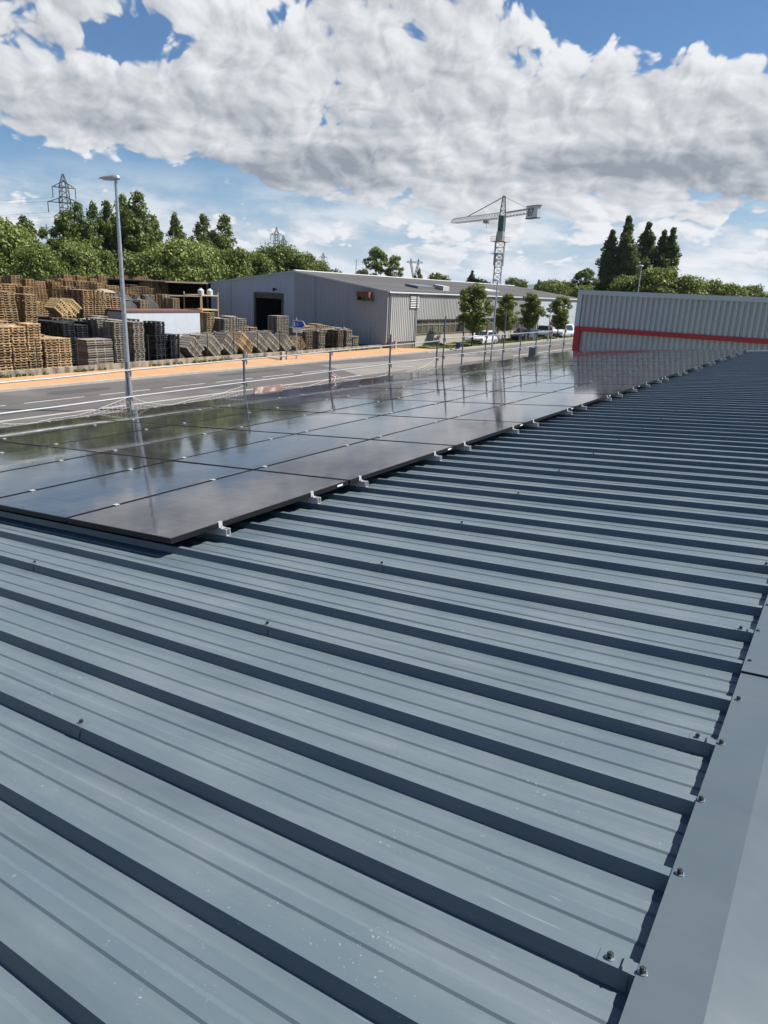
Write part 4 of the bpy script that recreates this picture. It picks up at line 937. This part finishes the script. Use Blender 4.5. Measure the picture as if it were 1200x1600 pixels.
lattice(MB(), J0 + jd * 1.2, J0.lerp(J1, 0.93), 1.5, 1.4, 18, 0.10, 0.055, True).build('jib', M['crane_white'], ck)
lattice(MB(), J0.lerp(J1, 0.93), J1, 1.4, 0.4, 2, 0.08, 0.05, True).build('jib_tip', M['crane_white'], ck)
C1 = Vector((-77.4, 188.4, 22.6)); 
lattice(MB(), J0 - jd * 1.2, C1, 1.1, 1.1, 9, 0.11, 0.055).build('counter_jib', M['crane_white'], ck)
tp = Vector((CX, CY, 27.1)); st = MB()
st.tube(tp, J0.lerp(J1, 0.66) + Vector((0, 0, .8)), 0.13, n=5).tube(tp, J0.lerp(C1, 0.80) + Vector((0, 0, .6)), 0.05, n=4); st.build('tie_bar', M['crane_green'], ck)
tl_ = J0.lerp(J1, 0.28); MB().box((tl_.x - .8, tl_.y - .8, 20.6), (tl_.x + .8, tl_.y + .8, 21.4)).build('trolley', M['crane_white'], ck)
MB().tube(tl_ + Vector((0, 0, -1.2)), tl_ + Vector((0, 0, -3.0)), 0.04, n=4).build('hoist_rope', M['crane_dark'], ck)
cj = (C1 - J0).normalized(); Mx = Matrix.Translation(C1) @ Vector((cj.x, cj.y, 0)).to_track_quat('X', 'Z').to_matrix().to_4x4()
MB().box((-3.1, -0.55, -1.9), (1.7, 0.55, 1.0), Mx).build('counterweight', M['white_paint'], ck)
MB().box((-3.3, -0.75, 1.0), (1.9, 0.75, 1.12), Mx).box((-3.4, -0.7, -2.05), (1.9, 0.7, -1.9), Mx).build('counterweight_frame', M['crane_dark'], ck)
t_ = text('B7', 2.5, M['crane_dark'], ck, (0, 0, 0), (0, 0, 0), ext=0.02); lm = Mx @ Matrix.Translation((-2.5, -0.60, -1.35)) @ Matrix.Rotation(R(90), 4, 'X')
t_.matrix_local = Matrix.Translation(-ck.location) @ lm

# ================================================================== PYLONS
def pylon(x, y, ztop, label, kind='tower', s=1.0, rz=0.6):
    h = ztop - ZG; o = empty('power_pylon', (x, y, ZG), (0, 0, rz), label, 'pylon', 'lattice power pylons')
    r = 0.16 * s
    if kind == 'tower':
        lattice(MB(), (0, 0, 0), (0, 0, h * .62), 7.0 * s, 3.0 * s, 5, r * 1.2, r * .6).build('leg_section', M['pylon'], o, local=True)
        lattice(MB(), (0, 0, h * .62), (0, 0, h * .90), 3.0 * s, 2.2 * s, 6, r * 1.1, r * .6).build('body_section', M['pylon'], o, local=True)
        lattice(MB(), (0, 0, h * .90), (0, 0, h), 2.2 * s, 0.3 * s, 2, r, r * .5).build('peak', M['pylon'], o, local=True)
        for f, w in ((0.64, 3.6), (0.755, 5.4), (0.885, 3.6)):
            a = MB()
            for sgn in (-1, 1):
                for sy in (-.9, .9):
                    a.tube((0, sy * s, h * f), (sgn * w * s, 0, h * f), r * .9, n=4).tube((0, sy * s, h * (f + .055)), (sgn * w * s, 0, h * f), r * .8, n=4)
                    for q in (.35, .7): a.tube((sgn * w * s * q, sy * s * (1 - q), h * f), (sgn * w * s * q, sy * s * (1 - q), h * (f + .055 * (1 - q))), r * .5, n=3)
            a.build('cross_arm', M['pylon'], o, local=True)
            for sgn in (-1, 1): MB().tube((sgn * w * s, 0, h * f), (sgn * w * s, 0, h * f - 3.4 * s), 0.16 * s, n=5).build('insulator', M['zincdark'], o, local=True)
    else:
        lattice(MB(), (0, 0, 0), (0, 0, h * .55), 6.0 * s, 1.6 * s, 5, r, r * .6).build('leg_section', M['pylon'], o, local=True)
        for sgn in (-1, 1): lattice(MB(), (sgn * .5 * s, 0, h * .55), (sgn * 3.0 * s, 0, h * .90), 1.0 * s, 1.2 * s, 4, r, r * .5).build('fork_arm', M['pylon'], o, local=True)
        lattice(MB(), (-6.5 * s, 0, h * .91), (6.5 * s, 0, h * .91), 1.0 * s, 1.0 * s, 8, r, r * .5).build('cross_arm', M['pylon'], o, local=True)
        for sgn in (-1, 1): lattice(MB(), (sgn * 3.0 * s, 0, h * .92), (sgn * 3.0 * s, 0, h), 1.0 * s, .2 * s, 2, r, r * .5).build('peak', M['pylon'], o, local=True)
    return o
pylon(-274.1, 186.1, 38.7, 'large dark lattice pylon above the left trees', 'tower', 1.15, R(58))
pylon(-299.9, 341.2, 33.0, 'slim pylon left of the pair behind the middle trees', 'tower', 0.95, R(48))
pylon(-316.6, 366.9, 30.5, 'smaller pylon right of the pair behind the middle trees', 'tower', 0.85, R(60))
pylon(-391.5, 504.5, 27.8, 'faint distant pylon over the end of the middle trees', 'tower', 0.95, R(45))
pylon(-228.3, 381.3, 19.0, 'forked pylon behind the warehouse roof', 'fork', 0.75, R(32))
for i, (x, y, zt, lb) in enumerate(((-196.9, 126.9, 14.5, 'thin pole mast in the gap between the left trees'), (-340, 480, 22.0, 'thin distant mast right of the middle trees'))):
    o = empty('mast', (x, y, ZG), label=lb, cat='mast'); MB().tube((0, 0, 0), (0, 0, zt - ZG), 0.16 + .2 * i, 0.10 + .1 * i, n=8).build('pole', M['pylon'], o, local=True)
    MB().tube((-1.2, 0, zt - ZG - 1.0), (1.2, 0, zt - ZG - 1.0), 0.09, n=5).build('cross_arm', M['pylon'], o, local=True)
def wire(p0, p1, sag, label, r=0.035):
    p0, p1 = Vector(p0), Vector(p1); pts = []
    for i in range(25): f = i / 24; q = p0.lerp(p1, f); pts.append((q.x, q.y, q.z - sag * 4 * f * (1 - f)))
    o = MB().path(pts, r, 4).build('power_line', M['pylon']); tag(o, label, 'power line', 'power lines at the large pylon')
h_ = 38.7 - ZG
for i, (f, w) in enumerate(((.64, 3.6), (.755, 5.4), (.885, 3.6))):
    for sgn in (-1, 1):
        ax = Vector((math.cos(R(58)), math.sin(R(58)), 0)) * (w * 1.15 * sgn); z = ZG + h_ * f - 3.9
        p = Vector((-274.1, 186.1, 0)) + ax; q = p + Vector((-0.80, -0.60, 0)) * 330
        wire((p.x, p.y, z), (q.x, q.y, z - 4), 9, 'power line from the %s side of the %s arm of the large pylon' % (('left', 'right')[sgn > 0], ('lowest', 'middle', 'top')[i]))

# ================================================================== TREES
def leaf_mesh(name, clumps, per, size, m, seed, up=0.25, elong=1.5):
    rg = np.random.default_rng(seed); C = np.array([c[:3] for c in clumps]); Rr = np.array([c[3] for c in clumps]); sq = np.array([c[4] if len(c) > 4 else 0.8 for c in clumps])
    cnt = np.maximum(6, (per * (Rr / Rr.mean()) ** 2).astype(int)); idx = np.repeat(np.arange(len(C)), cnt); n = len(idx)
    d = rg.normal(size=(n, 3)); d /= np.linalg.norm(d, axis=1)[:, None]
    rad = Rr[idx] * (rg.uniform(0.25, 1.0, n) ** 0.45) * rg.uniform(0.85, 1.12, n)
    p = C[idx] + d * rad[:, None] * np.c_[np.ones(n), np.ones(n), sq[idx]]
    nr = d * 0.8 + rg.normal(size=(n, 3)) * 0.55 + np.array([0, 0, up]); nr /= np.linalg.norm(nr, axis=1)[:, None]
    a = np.cross(nr, rg.normal(size=(n, 3))); a /= np.linalg.norm(a, axis=1)[:, None] + 1e-9; b = np.cross(nr, a)
    s = size * rg.uniform(0.6, 1.35, n)[:, None]
    V = np.empty((n, 4, 3)); V[:, 0] = p - a * s * elong * .5; V[:, 1] = p + b * s * .5; V[:, 2] = p + a * s * elong * .5; V[:, 3] = p - b * s * .5
    me = bpy.data.meshes.new(name); me.vertices.add(n * 4); me.vertices.foreach_set('co', V.reshape(-1)); me.loops.add(n * 4); me.loops.foreach_set('vertex_index', np.arange(n * 4))
    me.polygons.add(n); me.polygons.foreach_set('loop_start', np.arange(n) * 4); me.polygons.foreach_set('loop_total', np.full(n, 4)); me.materials.append(m); me.update(calc_edges=True)
    return me
def trunk_mesh(h, r, limbs, seed, base=0.0):
    rg = random.Random(seed); mb = MB(); pts = [(0, 0, 0)]; k = 6
    for i in range(1, k + 1): pts.append((rg.uniform(-.02, .02) * h, rg.uniform(-.02, .02) * h, h * i / k))
    for i in range(k): mb.tube(pts[i], pts[i + 1], r * (1 - i / k * .85), r * (1 - (i + 1) / k * .85), 7, cap=False)
    for L in limbs:
        z = max(0.25 * h, min(h * 0.95, L[2] - abs(L[0]) - abs(L[1]) * .4)); mb.tube((0, 0, z * .8), L[:3], r * .35, r * .08, 5, cap=False)
    return mb.mesh('trunk', M['bark'])
def envelope(kind, h, rad, n, seed):
    rg = random.Random(seed); out = []
    spires = [(0, 0, 1.0)] * 2 + [(rg.uniform(.35, .6) * rad * math.cos(q), rg.uniform(.35, .6) * rad * math.sin(q), rg.uniform(.76, .95)) for q in (rg.uniform(0, 2), rg.uniform(2, 4), rg.uniform(4, 6.2))]
    while len(out) < n:
        t = rg.random(); a = rg.uniform(0, 2 * math.pi)
        if kind == 'poplar': z = h * (0.10 + .88 * t); R_ = rad * (math.sin(math.pi * min(1, t * .9 + .12)) ** .55) * (1.0 if t < .72 else ((1 - t) / .28) ** .6 * .88 + .12) * (.72 + .42 * math.sin(a * 2 + t * 11 + seed)); cr = rad * rg.uniform(.14, .40) * (1.15 - .55 * t)
        elif kind == 'cone': sx, sy, sh = rg.choice(spires); z = h * sh * (0.10 + .89 * t); R_ = rad * .72 * (1 - t ** 1.9) ** .78 + .035 * rad; cr = rad * rg.uniform(.12, .29) * (1.12 - .6 * t)
        elif kind == 'street': z = h * (0.30 + .68 * t); R_ = rad * math.sin(math.pi * (0.12 + .82 * t)) ** .75 * (.8 + .3 * math.sin(a * 3 + t * 7 + seed)); cr = rad * rg.uniform(.16, .42) * (1.05 - .3 * t)
        elif kind == 'sparse': z = h * (0.22 + .76 * t); R_ = rad * math.sin(math.pi * (0.1 + .84 * t)) ** .6; cr = rad * rg.uniform(.15, .34)
        else: z = h * (0.16 + .80 * t); R_ = rad * math.sin(math.pi * (0.16 + .76 * t)) ** .6 * (.85 + .15 * math.sin(a * 2 + seed)); cr = rad * rg.uniform(.20, .36)
        q = R_ * (rg.random() ** .42)
        x, y = q * math.cos(a), q * math.sin(a)
        if kind == 'cone': x, y = x + sx, y + sy
        out.append((x, y, z, cr, 1.5 if kind == 'poplar' else (1.15 if kind == 'cone' else .75)))
    return out
def make_kind(kind, h, rad, n, per, size, m, seed, r=0.22):
    cl = envelope(kind, h, rad, n, seed)
    cr = leaf_mesh('crown', cl, per, size, M[m], seed); tk = trunk_mesh(h * .88, r, [c for c in cl if random.random() < 12 / n], seed)
    return (tk, cr, h, rad)
K = {'cone': [make_kind('cone', 16, 4.3, 280, 80, 0.25, 'leaf_poplar', s, .25) for s in (1, 2, 3)],
     'conem': [make_kind('cone', 14, 4.2, 260, 80, 0.25, 'leaf_mid', s, .25) for s in (4, 5)],
     'broad': [make_kind('broad', 11, 4.6, 240, 85, 0.25, 'leaf_mid', s, .3) for s in (6, 7)],
     'light': [make_kind('broad', 10.5, 4.8, 240, 85, 0.25, 'leaf_light', s, .3) for s in (8, 9)],
     'poplar': [make_kind('poplar', 23, 2.4, 330, 75, 0.28, 'leaf_dark', s, .3) for s in (10, 11, 12)],
     'street': [make_kind('street', 6.4, 1.70, 95, 120, 0.13, 'leaf_yellow', s, .11) for s in (13, 14, 15)],
     'sparse': [make_kind('sparse', 13, 3.0, 80, 75, 0.27, 'leaf_mid', s, .2) for s in (16, 17)],
     'yellow': [make_kind('broad', 9, 4.4, 190, 80, 0.28, 'leaf_yellow', s, .25) for s in (18, 19)],
     'far': [make_kind('broad', 10, 5.0, 140, 70, 0.40, 'leaf_far', s, .25) for s in (20, 21)]}
kc = {k: 0 for k in K}
def tree(kind, x, y, ztop, label, wid=1.0, group=None, name='tree', z0=ZG):
    tk, cr, h, rad = K[kind][kc[kind] % len(K[kind])]; kc[kind] += 1
    s = (ztop - z0) / h; o = empty(name, (x, y, z0), (0, 0, random.uniform(0, 6.28)), label, 'tree', group)
    inst('trunk', tk, o, scale=(s, s, s)); inst('crown', cr, o, scale=(s * wid, s * wid, s)); return o
GL = 'trees behind the pallet yard'
for kd, x, y, zt, w, lb in (
    ('light', -99.0, 56.1, 7.8, 1.0, 'bright green broad tree at the left edge of the view'),
    ('conem', -106.1, 64.4, 9.0, 1.15, 'mid green pointed tree left of the gap with the mast'),
    ('conem', -96.9, 65.2, 9.8, 1.1, 'pointed tree just below the large pylon'),
    ('cone', -100.0, 69.0, 11.4, .9, 'dark narrow tree just right of the large pylon'),
    ('cone', -97.5, 69.9, 11.3, .8, 'narrow dark tree left of the tall street lamp top'),
    ('cone', -97.5, 72.4, 12.0, .9, 'dark pointed tree left behind the lamp pole'),
    ('conem', -98.0, 75.6, 13.0, .85, 'tall tree immediately right of the lamp pole'),
    ('cone', -92.8, 74.2, 13.2, 1.05, 'tallest dark pointed tree right of the lamp pole'),
    ('conem', -96.7, 79.7, 10.8, .9, 'smaller pointed tree right of the tallest tree'),
    ('cone', -93.8, 81.9, 11.0, .85, 'dark tree left of the paired poplars'),
    ('cone', -90.0, 84.2, 11.2, .95, 'left one of the paired dark poplars by the warehouse'),
    ('cone', -87.2, 86.2, 11.2, 1.05, 'right one of the paired dark poplars by the warehouse'),
    ('light', -80.0, 65.2, 4.6, .9, 'pale green bushy tree below the tallest dark tree'),
    ('light', -78.5, 69.0, 6.2, 1.05, 'pale green rounded tree left of the warehouse gable'),
    ('light', -79.0, 73.2, 5.6, 1.0, 'lower pale green tree next to the warehouse gable'),
    ('broad', -88.0, 54.2, 4.2, .9, 'dense green shrubby tree below the gap with the mast'),
    ('light', -88.0, 59.9, 5.2, .85, 'light green tree in front under the large pylon'),
    ('broad', -88.0, 63.5, 4.4, .9, 'green rounded tree behind the long brown pallet row'),
    ('broad', -97.0, 51.5, 4.4, 1.1, 'low bright tree at the far left behind the pallets'),
    ('broad', -77.0, 77.7, 5.6, .9, 'round tree behind the left eave of the warehouse'),
    ('broad', -85.0, 79.0, 6.5, 1.0, 'green tree between the pale tree and paired poplars')):
    tree(kd, x, y, zt, lb, w, GL)
GM = 'trees behind the warehouse'
for kd, x, y, zt, w, lb in (
    ('broad', -94.9, 101.5, 6.4, 1.05, 'dark broad tree left end behind the warehouse gable'),
    ('broad', -95.7, 108.4, 7.9, 1.15, 'tallest broad tree behind the warehouse gable'),
    ('broad', -92.5, 110.6, 7.0, 1.1, 'broad tree right of the tallest behind the gable'),
    ('broad', -92.4, 116.2, 5.6, 1.0, 'smaller broad tree at the right of the middle group'),
    ('far', -90.5, 118.0, 4.4, .8, 'low tree where the middle group meets the roof'),
    ('sparse', -88.4, 131.5, 9.3, .9, 'airy tall tree standing above the warehouse roof'),
    ('sparse', -84.7, 133.3, 7.9, .8, 'second airy tree just right of the tall airy one'),
    ('far', -96.3, 137.5, 5.2, .5, 'small isolated tree left of the two airy trees'),
    ('cone', -90.9, 153.5, 6.2, .7, 'small dark pointed tree right of the forked pylon'),
    ('far', -86.9, 155.8, 5.2, .8, 'low far tree right of the forked pylon'),
    ('poplar', -89.7, 179.3, 7.0, 1.5, 'small pair shaped poplar left of the crane mast'),
    ('far', -89.7, 183.3, 5.0, 1.0, 'low rounded tree at the left foot of the crane'),
    ('far', -86.0, 200.0, 5.7, 1.0, 'rounded tree just right of the crane foot'),
    ('cone', -80.5, 204.0, 5.8, .6, 'dark pointed tree a little right of the crane'),
    ('far', -78.2, 205.2, 5.4, 1.1, 'dark rounded tree right of the crane'),
    ('far', -72.0, 196.0, 5.0, 1.0, 'rounded tree over the far end of the warehouse roof'),
    ('yellow', -66.7, 180.8, 5.0, 1.0, 'yellow green tree over the white warehouse end'),
    ('yellow', -60.0, 172.0, 4.6, 1.0, 'yellow green tree left of the small upright tree'),
    ('sparse', -50.9, 154.3, 7.0, 1.1, 'grey green tree rising left of the grey building'),
    ('yellow', -53.0, 145.6, 3.6, 1.0, 'yellow green bush behind the fourth roadside tree'),
    ('yellow', -47.0, 141.6, 3.4, 1.0, 'yellow green bush against the grey building corner')):
    tree(kd, x, y, zt, lb, w, GM)
GP = 'row of dark poplars'
for i, (x, y, zt, w) in enumerate(((-54.3, 181.1, 17.0, 1.4), (-51.0, 181.6, 20.2, 1.3), (-47.4, 186.2, 19.2, 1.35), (-44.4, 189.8, 17.7, 1.25), (-42.2, 188.8, 18.2, 1.25))):
    tree('poplar', x, y, zt, 'dark columnar poplar, %s from the left in the row of five' % ORD[i], w, GP)
GR = 'yellow green trees beyond the grey building'
for i, (x, y, zt, w) in enumerate(((-41.5, 152, 5.6, 1.0), (-35.4, 151.7, 7.2, 1.1), (-31.0, 154.2, 6.0, 1.0), (-28.6, 168.0, 5.8, .9), (-24.5, 170, 5.2, .9), (-22.6, 185.2, 5.4, .9), (-16.0, 186, 4.8, 1.0), (-8.0, 190, 5.0, 1.0))):
    tree('yellow', x, y, zt, 'yellow green tree behind the grey building, %s from the poplars' % ORD[i], w, GR)
GS = 'roadside trees before the warehouse'
for x, y, zt, w, lb in ((-33.9, 68.2, 2.25, 1.1, 'roadside tree nearest the camera, left of the slim lamp'), (-34.0, 76.6, 1.35, 1.05, 'second roadside tree, just right of the slim lamp'),
                        (-34.1, 84.4, 1.65, 1.0, 'third roadside tree, in front of the white cars'), (-34.2, 94.6, 1.35, 1.1, 'fourth roadside tree, beside the grey building')):
    tree('street', x, y, zt, lb, w, GS, 'roadside_tree', ZG + 0.105)
# far wood that reads as one mass along the horizon
cl = []
rw = random.Random(5)
for i in range(900):
    a = R(rw.uniform(-75, 12)); d = rw.uniform(420, 900); h = rw.uniform(4, 9)
    cl.append((d * math.sin(a), d * math.cos(a), ZG + h * rw.uniform(.4, 1.0), rw.uniform(3.5, 6.5), .8))
o = inst('far_wood', leaf_mesh('far_wood', cl, 26, 1.6, M['leaf_far'], 77)); tag(o, 'distant belt of woodland along the horizon', 'woodland', None, 'stuff')
# grass on the verge under the roadside trees
ng = 9000; gx = rng.uniform(-37.1, -33.8, ng); gy = rng.uniform(63, 110, ng); dn = np.sin(gy * .9) + np.sin(gx * 2.1 + gy * .35); keep = dn > rng.uniform(-1.2, 1.0, ng); gx, gy = gx[keep], gy[keep]
cl = [(float(a), float(b), ZG + 0.13, 0.12, .7) for a, b in zip(gx[:2600], gy[:2600])]
o = inst('verge_grass', leaf_mesh('verge_grass', cl, 7, 0.12, M['grass'], 78, up=.1, elong=2.4)); tag(o, 'tufts of grass and weeds along the roadside verge', 'grass', None, 'stuff')
# weeds along the foot of the low wall and the kerb
cl = []
for i in range(420):
    yy = float(rng.uniform(16, 58)); k = float(rng.random())
    if math.sin(yy * 1.3) + math.sin(yy * .37 + 1) < rng.uniform(-.8, 1.2): continue
    cl.append((-37.58 + .10 * k * k, yy, ZG + 0.15, 0.06 + .10 * k, .9))
o = inst('wall_weeds', leaf_mesh('wall_weeds', cl, 16, 0.07, M['grass'], 79, up=.1, elong=2.2)); tag(o, 'weeds growing along the wall foot and path edge', 'weeds', None, 'stuff')
# loose boards thrown over the lower stacks
mb = MB()
for i in range(80):
    back = random.random() < .55; yy = random.uniform(35, 45.5) if back else random.uniform(47.3, 53.5); zz = (-2.52 if back else -2.34) + random.uniform(0, .12); xx = random.uniform(-42.2, -41.4) if back else random.uniform(-40.0, -39.2)
    Mx_ = Matrix.Translation((xx, yy, zz)) @ Matrix.Rotation(random.uniform(0, 3.1), 4, 'Z') @ Matrix.Rotation(random.uniform(-.12, .12), 4, 'Y')
    L_ = random.uniform(.5, 1.3); mb.box((-L_ / 2, -.05, -.011), (L_ / 2, .05, .011), Mx_)
o = mb.build('loose_boards', M['woodgrey']); tag(o, 'jumble of loose boards behind the tilted pallets', 'boards', None, 'stuff')
print('pallets built one by one:', npal)

# ================================================================== HAZE: the air between here and the hills
hz = MB().box((-9600, -9600, ZG - 1.2), (9600, 9600, 215.0)).build('haze'); hz['kind'] = 'stuff'; hz['label'] = 'thin summer haze in the air'
hm = bpy.data.materials.new('haze'); hm.use_nodes = True; t = NT(hm.node_tree); t.n.clear()
pv = t.node('ShaderNodeVolumePrincipled'); pv.inputs['Color'].default_value = (0.80, 0.88, 1.0, 1); pv.inputs['Density'].default_value = 0.00005; pv.inputs['Anisotropy'].default_value = 0.2
ho = t.node('ShaderNodeOutputMaterial'); t.l.new(pv.outputs[0], ho.inputs['Volume']); hz.data.materials.append(hm)
